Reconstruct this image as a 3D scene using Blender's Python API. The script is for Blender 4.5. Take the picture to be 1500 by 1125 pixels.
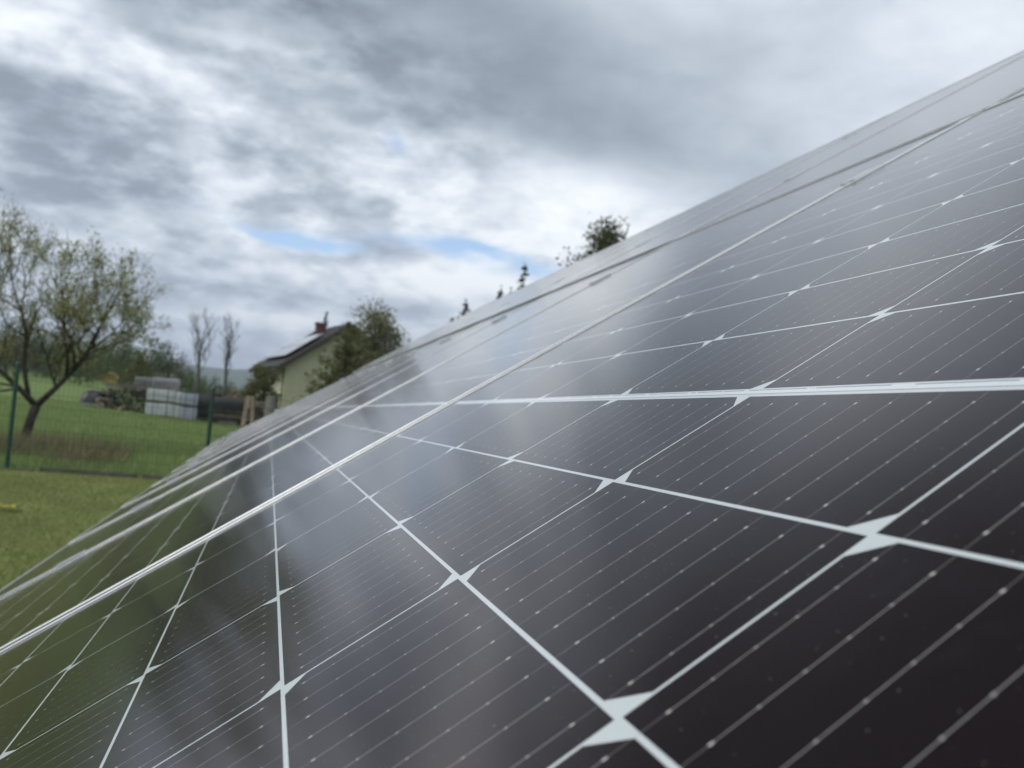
import bpy, bmesh, math, random
import numpy as np
from mathutils import Vector, Matrix, Euler, noise as mnoise

for o in list(bpy.data.objects):
    bpy.data.objects.remove(o, do_unlink=True)
S = bpy.context.scene
C = S.collection
R = math.radians
TILT = R(33.0)
CT, ST = math.cos(TILT), math.sin(TILT)
Z0 = 1.0255783          # height of the array's datum point above the lawn

# ------------------------------------------------------------------ camera
cam_d = bpy.data.cameras.new('camera')
cam = bpy.data.objects.new('camera', cam_d); C.objects.link(cam); S.camera = cam
CAM = Vector((-0.15873194, -0.17754908, 1.04712807))
rot3 = Matrix(((0.953075, -0.088376, -0.289549), (-0.293127, -0.030341, -0.955592), (0.075667, 0.995625, -0.054823)))
cam.matrix_world = Matrix.Translation(CAM) @ rot3.to_4x4()
cam_d.sensor_width = 36; cam_d.lens = 27.788
cam_d.clip_start = 0.01; cam_d.clip_end = 12000
cam_d.dof.use_dof = True
cam_d.dof.focus_distance = 0.42
cam_d.dof.aperture_fstop = 14.0
cam_d.dof.aperture_blades = 0

# ------------------------------------------------------------------ node helper
class NT:
    def __init__(s, tree):
        s.t = tree; tree.nodes.clear()
    def n(s, kind, **kw):
        nd = s.t.nodes.new(kind)
        for k, v in kw.items(): setattr(nd, k, v)
        return nd
    def link(s, a, b): s.t.links.new(a, b)
    def put(s, sock, v):
        if isinstance(v, (int, float)): sock.default_value = v
        elif isinstance(v, (tuple, list)):
            sock.default_value = tuple(v) + ((1.0,) if len(v) == 3 and sock.type == 'RGBA' else ())
        else: s.link(v, sock)
    def m(s, op, a, b=0.0, c=0.0, clamp=False):
        nd = s.n('ShaderNodeMath', operation=op, use_clamp=clamp)
        s.put(nd.inputs[0], a); s.put(nd.inputs[1], b)
        if len(nd.inputs) > 2: s.put(nd.inputs[2], c)
        return nd.outputs[0]
    def add(s, a, b): return s.m('ADD', a, b)
    def sub(s, a, b): return s.m('SUBTRACT', a, b)
    def mul(s, a, b): return s.m('MULTIPLY', a, b)
    def div(s, a, b): return s.m('DIVIDE', a, b)
    def lt(s, a, b): return s.m('LESS_THAN', a, b)
    def gt(s, a, b): return s.m('GREATER_THAN', a, b)
    def mx(s, f, a, b, blend='MIX'):
        nd = s.n('ShaderNodeMix', data_type='RGBA', blend_type=blend)
        s.put(nd.inputs[0], f); s.put(nd.inputs[6], a); s.put(nd.inputs[7], b)
        return nd.outputs[2]
    def noise(s, vec, scale, detail=4.0, rough=0.55, dist=0.0):
        nd = s.n('ShaderNodeTexNoise')
        if vec is not None: s.link(vec, nd.inputs['Vector'])
        nd.inputs['Scale'].default_value = scale; nd.inputs['Detail'].default_value = detail
        nd.inputs['Roughness'].default_value = rough; nd.inputs['Distortion'].default_value = dist
        return nd.outputs['Fac']
    def smooth(s, v, a, b):
        nd = s.n('ShaderNodeMapRange', interpolation_type='SMOOTHSTEP')
        s.put(nd.inputs['Value'], v); s.put(nd.inputs['From Min'], a); s.put(nd.inputs['From Max'], b)
        return nd.outputs['Result']
    def ramp(s, v, stops):
        nd = s.n('ShaderNodeValToRGB'); s.put(nd.inputs[0], v)
        e = nd.color_ramp.elements
        while len(e) < len(stops): e.new(0.5)
        for i, (p, c) in enumerate(stops): e[i].position = p; e[i].color = tuple(c) + (1.0,)
        return nd.outputs[0]
    def xyz(s, v):
        nd = s.n('ShaderNodeSeparateXYZ'); s.link(v, nd.inputs[0]); return nd.outputs
    def comb(s, x, y, z):
        nd = s.n('ShaderNodeCombineXYZ'); s.put(nd.inputs[0], x); s.put(nd.inputs[1], y); s.put(nd.inputs[2], z)
        return nd.outputs[0]

# ------------------------------------------------------------------ world: Nishita sky behind a broken cloud deck
W = bpy.data.worlds.new('World'); S.world = W; W.use_nodes = True
SUN_EL, SUN_AZ = R(54), R(-105)        # the sun stands behind thin cloud to the left, where the panels face
w = NT(W.node_tree)
out = w.n('ShaderNodeOutputWorld'); bg = w.n('ShaderNodeBackground'); bg.inputs['Strength'].default_value = 0.1
w.link(bg.outputs[0], out.inputs[0])
sky = w.n('ShaderNodeTexSky', sky_type='NISHITA'); sky.sun_disc = False
sky.sun_elevation = SUN_EL; sky.sun_rotation = SUN_AZ; sky.altitude = 300; sky.air_density = 1.0; sky.dust_density = 1.0; sky.ozone_density = 1.2
tc = w.n('ShaderNodeTexCoord')
nrm = w.n('ShaderNodeVectorMath', operation='NORMALIZE'); w.link(tc.outputs['Generated'], nrm.inputs[0])
X, Y, Zc = w.xyz(nrm.outputs[0])
zpos = w.m('MAXIMUM', Zc, 0.0)
k = w.add(zpos, 0.22)
plane = w.comb(w.div(X, k), w.div(Y, k), 0.0)                       # the cloud deck seen from below
n_big = w.noise(plane, 1.15, 6.0, 0.5, 0.1)
n_mid = w.noise(plane, 3.1, 7.0, 0.52, 0.1)
n_w1 = w.noise(plane, 2.2, 4.0, 0.5)
plane2 = w.n('ShaderNodeVectorMath', operation='ADD'); w.link(plane, plane2.inputs[0]); plane2.inputs[1].default_value = (7.3, 2.1, 4.0)
n_w2 = w.noise(plane2.outputs[0], 2.6, 4.0, 0.5)
az = w.mul(w.m('ARCTAN2', X, Y), 180 / math.pi)
el = w.mul(w.m('ARCSINE', Zc), 180 / math.pi)
azw = w.add(az, w.mul(w.sub(n_w1, 0.5), 9.0))
elw = w.add(el, w.mul(w.sub(n_w2, 0.5), 4.0))
def blob(a0, e0, sa, se, rdeg, amp):
    dx = w.mul(w.sub(azw, a0), math.cos(R(e0))); dy = w.sub(elw, e0)
    c, s_ = math.cos(R(rdeg)), math.sin(R(rdeg))
    u = w.div(w.add(w.mul(dx, c), w.mul(dy, s_)), sa * 1.2)
    v = w.div(w.sub(w.mul(dy, c), w.mul(dx, s_)), se * 1.2)
    q = w.mul(w.add(w.mul(u, u), w.mul(v, v)), -0.5)
    return w.mul(w.m('EXPONENT', q), amp)
CLOUDS = [(-16.2, 20.7, 3.5, 2.2, -5.0, 0.24), (-13.2, 20.6, 3.5, 1.1, -4.0, 0.18), (-7.7, 20.8, 4.0, 0.7, -21.0, 0.26), (-4.7, 19.5, 2.5, 0.7, -20.0, 0.2), (-6.1, 16.0, 2.0, 1.3, -10.0, 0.24), (-3.8, 23.5, 2.5, 1.0, -8.0, 0.12), (-13.4, 19.2, 5.4, 1.0, 5.0, -0.2), (-11.0, 18.8, 3.0, 1.2, -8.0, -0.1), (-15.1, 13.8, 4.5, 2.2, 2.0, -0.19), (-10.8, 13.2, 4.2, 1.4, 3.0, -0.19), (-11.5, 17.6, 6.0, 1.5, 0, -0.16), (-1.5, 17.5, 3.0, 0.9, -15, -0.08), (1.5, 15.0, 5.0, 0.8, -4, -0.07), (-9.1, 24.2, 6.4, 1.2, 7.0, -0.14), (-2.1, 25.0, 4.5, 1.5, 5.0, -0.1), (9.8, 22.2, 6.4, 3.0, -13.0, -0.12), (17.8, 22.4, 8.4, 3.5, -13.0, -0.19), (27.0, 20.1, 6.4, 2.5, -17.0, -0.16), (12.3, 27.1, 5.9, 1.7, -3.0, -0.06), (22.6, 26.1, 7.4, 2.5, -8.0, -0.06), (41.3, 24.9, 8.4, 3.5, 4.0, 0.09), (48.3, 25.9, 5.4, 3.0, -11.0, 0.08), (34.9, 22.6, 3.5, 2.5, -22.0, 0.03), (22.8, 16.3, 5.4, 1.7, -11.0, 0.33), (16.4, 15.4, 4.0, 1.5, -9.0, 0.16), (2.2, 19.4, 3.5, 1.5, -11.0, 0.12), (3.8, 22.7, 3.0, 1.2, -10.0, 0.1), (7.8, 16.5, 4.5, 1.2, -5.0, 0.12), (-3.5, 12.0, 4.0, 0.5, 3.0, 0.26), (11.8, 10.2, 2.1, 0.9, 1.0, 0.4), (8.8, 10.5, 3.0, 0.7, 2.0, 0.12), (1.1, 5.9, 1.9, 0.6, -0.0, 0.3), (16.9, 9.2, 3.0, 1.0, -4.0, 0.24), (13.5, 13.5, 4.5, 0.6, -3.0, 0.1), (6.3, 11.5, 1.7, 0.6, 0.0, -0.2), (-7.0, 7.6, 7.4, 2.0, 1.0, -0.06), (4.2, 8.0, 7.4, 1.5, 0.0, -0.06), (1.6, 10.1, 4.5, 0.5, 1.0, 0.12), (-14.2, 11.6, 0.8, 0.3, 7.0, 0.3), (-14.7, 9.8, 3.0, 1.5, 11.0, 0.1), (19.2, 12.3, 3.0, 1.3, -6.0, 0.05)]
GAPS = [(-1.8, 12.5, 2.3, 0.22, -1, 1), (1.0, 12.2, 2.2, 0.3, -5, 1.0), (3.0, 12.0, 1.2, 0.22, -5, .8), (10.6, 12.5, 2.6, 0.28, -3, 1.0), (15.2, 12.0, 2.4, 0.3, -9, 1.0), (18.7, 11.3, 2.2, 0.36, -6, 0.7), (6.3, 19.1, 0.4, 0.4, 8, 0.8)]
lum = 0.64
for b in CLOUDS: lum = w.add(lum, blob(*b))
# lumpy broken cloud low and to the left, smooth grey deck higher and to the right
k3 = w.add(zpos, 0.33)
plane3 = w.comb(w.div(X, k3), w.div(Y, k3), w.mul(zpos, 2.0))
n_f = w.smooth(w.noise(plane3, 5.6, 8.0, 0.54, 0.15), 0.38, 0.64)
n_g = w.smooth(w.noise(plane3, 13.0, 8.0, 0.56, 0.1), 0.34, 0.66)
calm = w.mul(w.smooth(w.add(azw, w.mul(elw, 0.9)), 22.0, 40.0), w.smooth(elw, 12.0, 18.0))
lump = w.sub(1.0, w.mul(calm, 0.78))
lum = w.add(lum, w.mul(w.sub(n_f, 0.5), w.mul(lump, 0.30)))
lum = w.add(lum, w.mul(w.sub(n_g, 0.5), w.mul(lump, 0.17)))
lum = w.add(lum, w.mul(w.sub(n_big, 0.5), 0.30))
lum = w.add(lum, w.mul(w.sub(n_mid, 0.5), 0.36))
# added fill light: sky out of view is brightened around the sun
sd_ = w.n('ShaderNodeVectorMath', operation='DOT_PRODUCT'); w.link(nrm.outputs[0], sd_.inputs[0])
sd_.inputs[1].default_value = (math.sin(SUN_AZ) * math.cos(SUN_EL), math.cos(SUN_AZ) * math.cos(SUN_EL), math.sin(SUN_EL))
lum = w.add(lum, w.mul(w.smooth(sd_.outputs['Value'], 0.35, 1.0), 0.5))
lum = w.m('SMOOTH_MAX', lum, 0.25, 0.14)
# unseen dark patch added to dim glass reflections, bright patch beside to lift them
lum = w.mul(lum, w.sub(1.0, w.m('MINIMUM', w.add(blob(4.0, 57.0, 38.0, 12.0, 0, 0.95), blob(-6.0, 38.0, 13.0, 6.0, 0, 1.1)), 0.96)))
lum = w.add(lum, blob(21.0, 34.5, 8.0, 4.0, 0, 0.26))
cloud = w.ramp(lum, [(0.0, (0.02, 0.024, 0.03)), (0.30, (0.275, 0.32, 0.385)), (0.45, (0.405, 0.455, 0.525)), (0.65, (0.61, 0.665, 0.735)), (0.85, (0.84, 0.88, 0.92)), (1.0, (0.95, 0.98, 1.0))])
# thin veil near the horizon: pale blue-grey air
veil = w.m('EXPONENT', w.mul(w.m('MAXIMUM', el, 0.0), -0.16))
cloud = w.mx(w.mul(veil, 0.85), cloud, (0.37, 0.46, 0.62))
gap = 0.0
for b in GAPS: gap = w.add(gap, blob(*b))
gap = w.m('MULTIPLY', w.mul(gap, .85), w.smooth(n_mid, 0.72, 0.42), clamp=True)
blue = w.n('ShaderNodeVectorMath', operation='SCALE'); w.link(sky.outputs[0], blue.inputs[0]); blue.inputs['Scale'].default_value = 1.7
c10 = w.n('ShaderNodeVectorMath', operation='SCALE'); w.link(cloud, c10.inputs[0]); c10.inputs['Scale'].default_value = 10.0
col = w.mx(gap, c10.outputs[0], blue.outputs[0])
w.link(col, bg.inputs['Color'])
W.cycles.sampling_method = 'MANUAL'; W.cycles.sample_map_resolution = 512

# ------------------------------------------------------------------ sun, softened by the clouds
sd = bpy.data.lights.new('sun', 'SUN'); sd.energy = 1.5; sd.angle = R(16); sd.color = (1.0, 0.96, 0.9)
sun = bpy.data.objects.new('sun', sd); C.objects.link(sun)
sun.rotation_euler = Euler((R(90) - SUN_EL, 0, -SUN_AZ + math.pi), 'XYZ')
dvec = Vector((math.sin(SUN_AZ) * math.cos(SUN_EL), math.cos(SUN_AZ) * math.cos(SUN_EL), math.sin(SUN_EL)))
sun.rotation_euler = dvec.to_track_quat('Z', 'Y').to_euler()

vs = S.view_settings
S.display_settings.display_device = 'sRGB'
vs.view_transform = 'Standard'; vs.look = 'None'; vs.exposure = 0.34; vs.gamma = 1.0; vs.use_curve_mapping = False
S.render.engine = 'CYCLES'

# ------------------------------------------------------------------ object helpers
def link(o, parent=None):
    C.objects.link(o)
    if parent is not None: o.parent = parent
    return o
def tag(o, label=None, cat=None, group=None, kind=None):
    if label: o['label'] = label
    if cat: o['category'] = cat
    if group: o['group'] = group
    if kind: o['kind'] = kind
    return o
def empty(name, loc=(0, 0, 0), rz=0.0, label=None, cat=None, group=None):
    o = bpy.data.objects.new(name, None); o.location = loc; o.rotation_euler = (0, 0, rz); o.empty_display_size = 0.2
    link(o); return tag(o, label, cat, group)
class MB:
    def __init__(s): s.v = []; s.f = []; s.mi = []
    def add(s, verts, faces, mi=0):
        b = len(s.v); s.v.extend([tuple(q) for q in verts]); s.f.extend([tuple(b + i for i in f) for f in faces]); s.mi.extend([mi] * len(faces))
    def box(s, lo, hi, mi=0, M=None):
        x0, y0, z0 = lo; x1, y1, z1 = hi
        v = [Vector(q) for q in ((x0, y0, z0), (x1, y0, z0), (x1, y1, z0), (x0, y1, z0), (x0, y0, z1), (x1, y0, z1), (x1, y1, z1), (x0, y1, z1))]
        if M is not None: v = [M @ q for q in v]
        s.add(v, [(0, 3, 2, 1), (4, 5, 6, 7), (0, 1, 5, 4), (1, 2, 6, 5), (2, 3, 7, 6), (3, 0, 4, 7)], mi)
    def tube(s, pts, rad, n=6, mi=0, cap=True):
        rings = []; pts = [Vector(p) for p in pts]
        up = Vector((0.31, 0.17, 0.93)).normalized()
        for i, p in enumerate(pts):
            d = (pts[min(i + 1, len(pts) - 1)] - pts[max(i - 1, 0)])
            d = d.normalized() if d.length > 1e-9 else Vector((0, 0, 1))
            a = d.cross(up)
            if a.length < 1e-3: a = d.cross(Vector((1, 0, 0)))
            a.normalize(); b = d.cross(a)
            r = rad[i] if isinstance(rad, (list, tuple)) else rad
            rings.append([p + (a * math.cos(t * 2 * math.pi / n) + b * math.sin(t * 2 * math.pi / n)) * r for t in range(n)])
        V = [q for rg in rings for q in rg]; F = []
        for i in range(len(rings) - 1):
            for t in range(n):
                t2 = (t + 1) % n
                F.append((i * n + t, i * n + t2, (i + 1) * n + t2, (i + 1) * n + t))
        if cap:
            F.append(tuple(range(n - 1, -1, -1))); F.append(tuple((len(rings) - 1) * n + t for t in range(n)))
        s.add(V, F, mi)
    def mesh(s, name):
        me = bpy.data.meshes.new(name); me.from_pydata(s.v, [], s.f); me.update(); return me
    def build(s, name, mat, parent=None, smooth=False, bevel=0.0):
        me = s.mesh(name)
        mats = mat if isinstance(mat, (list, tuple)) else [mat]
        for q in mats: me.materials.append(q)
        if len(mats) > 1: me.polygons.foreach_set('material_index', s.mi)
        if smooth: me.polygons.foreach_set('use_smooth', [True] * len(me.polygons))
        o = bpy.data.objects.new(name, me); link(o, parent)
        if bevel:
            bv = o.modifiers.new('bevel', 'BEVEL'); bv.width = bevel; bv.segments = 2; bv.limit_method = 'ANGLE'
        return o
def copy_tree(o, parent=None):
    c = o.copy(); C.objects.link(c)
    if parent is not None: c.parent = parent
    for ch in list(o.children): copy_tree(ch, c)
    return c

# ------------------------------------------------------------------ materials
def mat(name):
    m = bpy.data.materials.new(name); m.use_nodes = True
    t = NT(m.node_tree); o = t.n('ShaderNodeOutputMaterial'); b = t.n('ShaderNodeBsdfPrincipled')
    t.link(b.outputs[0], o.inputs[0]); return m, t, b
def simple(name, col, rough=0.7, metal=0.0, var=0.25, scale=6.0, bump=0.0, bscale=30.0, spec=0.5):
    m, t, b = mat(name)
    co = t.n('ShaderNodeTexCoord').outputs['Object']
    f = t.noise(co, scale, 5.0, 0.6)
    t.put(b.inputs['Base Color'], t.mx(t.smooth(f, 0.25, 0.75), tuple(c * (1 - var) for c in col), tuple(min(1, c * (1 + var)) for c in col)))
    b.inputs['Roughness'].default_value = rough; b.inputs['Metallic'].default_value = metal
    b.inputs['Specular IOR Level'].default_value = spec
    if bump:
        bp = t.n('ShaderNodeBump'); bp.inputs['Strength'].default_value = bump; bp.inputs['Distance'].default_value = 0.02
        t.link(t.noise(co, bscale, 5.0, 0.6), bp.inputs['Height']); t.link(bp.outputs[0], b.inputs['Normal'])
    return m
def leafmat(name, cols, rough=0.55, trans=0.35):
    """foliage: every leaf clump its own tone, a little light passing through"""
    m = bpy.data.materials.new(name); m.use_nodes = True; t = NT(m.node_tree)
    o = t.n('ShaderNodeOutputMaterial')
    g = t.n('ShaderNodeNewGeometry').outputs['Random Per Island']
    c = t.ramp(g, [(i / (len(cols) - 1), cc) for i, cc in enumerate(cols)])
    d = t.n('ShaderNodeBsdfPrincipled'); t.link(c, d.inputs['Base Color']); d.inputs['Roughness'].default_value = rough
    d.inputs['Specular IOR Level'].default_value = 0.25
    tr = t.n('ShaderNodeBsdfTranslucent'); t.link(c, tr.inputs['Color'])
    mx = t.n('ShaderNodeMixShader'); mx.inputs[0].default_value = trans
    t.link(d.outputs[0], mx.inputs[1]); t.link(tr.outputs[0], mx.inputs[2]); t.link(mx.outputs[0], o.inputs[0])
    return m

M_ALU = simple('anodised_aluminium', (0.70, 0.72, 0.74), 0.40, 0.5, 0.05, 40.0)
M_STEEL = simple('galvanised_steel', (0.45, 0.46, 0.47), 0.5, 0.9, 0.12, 12.0)
M_BACK = simple('white_backsheet', (0.7, 0.71, 0.72), 0.6, 0.0, 0.03)
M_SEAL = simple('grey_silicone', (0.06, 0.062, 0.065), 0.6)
M_GAP_SHADE = simple('painted_gap_shade', (0.05, 0.052, 0.055), 0.7)  # dark colour standing for the shade in the gaps between modules
M_BLACK = simple('black_plastic', (0.02, 0.02, 0.02), 0.5)

# ------------------------------------------------------------------ solar panels
PX, PY = 0.168, 0.0855                # cell pitch along the row / up the slope
GM = 0.00700                          # extra width of the middle strip
PW, PL = 1.040, 2 * (12 * PY + GM / 2 + 0.012)
LIP = 0.0085

def glass_material():
    m, t, b = mat('solar_glass')
    co = t.n('ShaderNodeTexCoord').outputs['Object']
    U, V, _ = t.xyz(co)               # U up the slope, V along the row (metres from the module's centre)
    col = t.div(t.add(V, 3 * PX), PX)
    ci = t.m('FLOOR', col)
    fx = t.mul(t.sub(t.sub(col, ci), 0.5), PX)            # across one cell
    dx = t.sub(PX / 2 - 0.0006, t.m('ABSOLUTE', fx))
    au = t.m('ABSOLUTE', U)
    tt = t.sub(au, GM / 2)
    row = t.div(tt, PY); ri = t.m('FLOOR', row)
    fy = t.mul(t.sub(row, ri), PY)
    d_in = t.sub(fy, 0.0009); d_out = t.sub(PY - 0.0009, fy)
    odd = t.m('MODULO', t.add(ci, 20.0), 2.0)
    dsel = t.add(t.mul(odd, d_out), t.mul(t.sub(1.0, odd), d_in))
    cell = t.mul(t.mul(t.gt(dx, 0.0), t.gt(d_in, 0.0)), t.mul(t.gt(d_out, 0.0), t.gt(t.add(dx, dsel), 0.0100)))
    cell = t.mul(cell, t.mul(t.lt(row, 12.0), t.gt(tt, 0.0)))
    cell = t.mul(cell, t.lt(t.m('ABSOLUTE', V), 3 * PX))
    # nine busbars on every cell
    bw = 0.1662 / 9
    bx = t.div(t.add(fx, 0.0831), bw)
    bi = t.m('FLOOR', bx)
    bf = t.m('ABSOLUTE', t.mul(t.sub(t.sub(bx, bi), 0.5), bw))
    inb = t.mul(t.lt(row, 12.0), t.lt(t.m('ABSOLUTE', V), 3 * PX - 0.0007))
    # woven look of the round wire: its brightness flickers along its length
    fl = t.noise(t.comb(t.mul(V, 60.0), t.mul(U, 260.0), 0.0), 1.0, 2.0, 0.5)
    bus = t.mul(t.lt(bf, t.add(0.00012, t.mul(fl, 0.00012))), inb)
    # solder pads along the wire
    y0 = 0.0092; pitch = (PY - 2 * y0) / 5
    py = t.div(t.sub(fy, y0), pitch)
    pr = t.m('ROUND', py)
    okp = t.mul(t.gt(pr, -0.5), t.lt(pr, 5.5))
    pd = t.m('ABSOLUTE', t.mul(t.sub(py, pr), pitch))
    endp = t.m('MAXIMUM', t.lt(pr, 0.5), t.gt(pr, 4.5))
    pn = t.noise(t.comb(t.mul(t.add(ci, t.mul(bi, 0.37)), 7.7), t.mul(t.m('ROUND', t.mul(U, 76.0)), 3.3), 0.0), 1.0, 0.0)
    padw = t.add(0.00036, t.mul(endp, t.add(0.00002, t.mul(pn, 0.00016)))); padl = t.add(0.00042, t.mul(endp, t.add(0.0001, t.mul(pn, 0.0004))))
    pad = t.mul(t.mul(t.lt(bf, padw), t.lt(pd, padl)), t.mul(okp, inb))
    within = t.mul(t.gt(fy, y0), t.lt(fy, PY - y0))       # the wire fades beyond its end pads
    # fingers
    fing = t.m('SINE', t.mul(U, 2 * math.pi / 0.00135))
    dust = t.noise(co, 14.0, 6.0, 0.62)
    dust2 = t.noise(co, 160.0, 4.0, 0.6)
    tone = t.noise(t.comb(t.mul(ci, 3.1), t.mul(t.mul(ri, t.m('SIGN', U)), 5.7), 2.0), 1.0, 0.0)
    c_cell = t.mx(tone, (0.0052, 0.0024, 0.0030), (0.0082, 0.0044, 0.0044))
    c_cell = t.mx(t.mul(t.smooth(fing, 0.2, 1.0), 0.7), c_cell, (0.0145, 0.0125, 0.0125))
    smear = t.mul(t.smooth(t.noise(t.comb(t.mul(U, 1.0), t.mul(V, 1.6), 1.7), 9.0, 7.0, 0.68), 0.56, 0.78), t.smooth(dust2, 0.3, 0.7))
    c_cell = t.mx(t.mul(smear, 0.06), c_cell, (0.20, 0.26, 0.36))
    speck = t.gt(t.noise(co, 620.0, 1.0, 0.4), 0.765)
    c_cell = t.mx(t.mul(speck, 0.22), c_cell, (0.36, 0.34, 0.31))
    c_cell = t.mx(t.mul(t.smooth(dust, 0.5, 0.75), t.mul(dust2, 0.045)), c_cell, (0.22, 0.26, 0.33))
    c_bus = t.mx(within, (0.10, 0.10, 0.10), (0.21, 0.21, 0.21))
    c_pad = t.mx(endp, (0.34, 0.34, 0.335), (0.43, 0.42, 0.40))
    white = t.mx(dust2, (0.47, 0.52, 0.54), (0.52, 0.57, 0.585))
    # middle strip with its two interconnect ribbons
    rb = t.mul(t.mul(t.gt(U, -0.0012), t.lt(U, 0.0030)), t.lt(t.m('ABSOLUTE', V), 0.492))
    wob = t.noise(t.comb(t.mul(V, 55.0), 3.0, 0.0), 1.0, 3.0)
    e1 = t.lt(t.m('ABSOLUTE', t.sub(U, -0.0015)), 0.00034)
    e2 = t.mul(t.lt(t.m('ABSOLUTE', t.sub(U, t.add(0.0026, t.mul(t.sub(wob, 0.5), 0.0008)))), 0.00042), t.gt(wob, 0.44))
    white = t.mx(rb, white, (0.58, 0.62, 0.65))
    white = t.mx(t.mul(t.m('MAXIMUM', e1, e2), 0.9), white, (0.17, 0.19, 0.21))
    tick = t.mul(t.lt(bf, 0.00022), t.lt(tt, PY * 12))
    white = t.mx(t.mul(tick, 0.35), white, (0.40, 0.42, 0.44))
    base = t.mx(cell, white, c_cell)
    base = t.mx(t.mul(bus, cell), base, c_bus)
    base = t.mx(t.mul(pad, cell), base, c_pad)
    t.link(base, b.inputs['Base Color'])
    b.inputs['IOR'].default_value = 1.70
    b.inputs['Roughness'].default_value = 0.135
    b.inputs['Specular Tint'].default_value = (1.0, 0.82, 0.78, 1)      # anti-reflective coating
    return m
M_GLASS = glass_material()

def zoff(a, b):
    """how far the real row bends out of one plane (metres along its normal)"""
    a1 = max(0.0, a - 0.87); b1 = max(0.0, b - 1.15)
    return (-0.000795 * a1 + 0.000319 * a1 * a1) - 0.003846 * (-1.0) * 0 * b1 + (-0.003846) * b1 + 0.00591 * max(0.0, -b) * a1
def plane_pt(a, b, z=0.0):
    """point of the array: a metres along the row, b metres up the slope, z metres out of it"""
    return Vector((b * CT - z * ST, a, Z0 + b * ST + z * CT))

fr = MB()
prof = [(LIP, -0.001), (LIP, 0.0013), (LIP - 0.0004, 0.0017), (0.0005, 0.0017), (0.0, 0.0012), (0.0, 0.0003), (0.0, -0.0065), (0.0, -0.0330), (0.0012, -0.0336), (0.028, -0.0336), (0.028, -0.0318), (0.0016, -0.0318), (0.0016, -0.005)]
for ins, z in prof:
    hx, hy = PL / 2 - ins, PW / 2 - ins
    fr.v += [(-hx, -hy, z), (hx, -hy, z), (hx, hy, z), (-hx, hy, z)]
for i in range(len(prof) - 1):
    for q in range(4):
        q2 = (q + 1) % 4
        fr.f.append((i * 4 + q, (i + 1) * 4 + q, (i + 1) * 4 + q2, i * 4 + q2)); fr.mi.append(1 if i == 5 else 0)  # band on the flat outer wall painted dark as gap shade
sl = MB()                             # silicone bead between lip and glass, kept dark to draw the lip's shade line
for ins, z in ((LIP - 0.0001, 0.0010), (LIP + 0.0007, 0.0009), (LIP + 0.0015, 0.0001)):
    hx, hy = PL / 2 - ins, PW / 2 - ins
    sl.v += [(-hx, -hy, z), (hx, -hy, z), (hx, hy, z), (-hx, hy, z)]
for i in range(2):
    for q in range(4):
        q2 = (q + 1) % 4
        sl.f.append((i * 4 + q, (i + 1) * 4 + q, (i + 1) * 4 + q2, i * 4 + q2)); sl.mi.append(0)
gl = MB(); hx, hy = PL / 2 - 0.004, PW / 2 - 0.004
gl.add([(-hx, -hy, 0), (hx, -hy, 0), (hx, hy, 0), (-hx, hy, 0)], [(0, 1, 2, 3)])
bk = MB(); bk.box((-hx, -hy, -0.0075), (hx, hy, -0.005))
jb = MB(); jb.box((-0.03, -0.05, -0.024), (0.03, 0.05, -0.0078))
B_LOW = PY + GM / 2                       # centre of the lower row
B_UP = B_LOW + PL + 0.008
PITCH = PW + 0.020
A_FIRST = 2 * PX                          # centre of the nearest module along the row
NMOD = 11
ORD = ['nearest', 'second', 'third', 'fourth', 'fifth', 'sixth', 'seventh', 'eighth', 'ninth', 'tenth', 'farthest']
first = None
def module_matrix(a, b):
    da, db = 0.5, 1.0
    p = plane_pt(a, b, zoff(a, b))
    ya = (plane_pt(a + da, b, zoff(a + da, b)) - plane_pt(a - da, b, zoff(a - da, b))).normalized()
    xb = (plane_pt(a, b + db, zoff(a, b + db)) - plane_pt(a, b - db, zoff(a, b - db))).normalized()
    n = xb.cross(ya).normalized(); xb = ya.cross(n)
    M = Matrix((xb, ya, n)).transposed().to_4x4(); M.translation = p; return M
for rowi, (bc, rname) in enumerate(((B_LOW, 'lower'), (B_UP, 'upper'))):
    for i in range(NMOD):
        if first is None:
            o = empty('solar_panel')
            fr.build('frame', [M_ALU, M_GAP_SHADE], o); sl.build('seal', M_SEAL, o); gl.build('glass', M_GLASS, o); bk.build('backsheet', M_BACK, o); jb.build('junction_box', M_BLACK, o)
            first = o
        else:
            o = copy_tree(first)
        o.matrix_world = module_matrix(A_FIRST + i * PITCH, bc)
        if rowi == 0 and i == 0:
            lab = 'glossy black solar panel closest to the camera, filling the right foreground'
        elif i == 0:
            lab = 'solar panel of the upper row directly up the slope from the closest foreground panel'
        else:
            lab = '%s solar panel from the camera end in the %s row of the tilted array' % (ORD[i], rname) if i < NMOD - 1 else 'solar panel at the far end of the %s row, nearest the timber stacks' % rname
        tag(o, lab, 'solar panel', 'solar panels of the tilted ground array')

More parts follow.
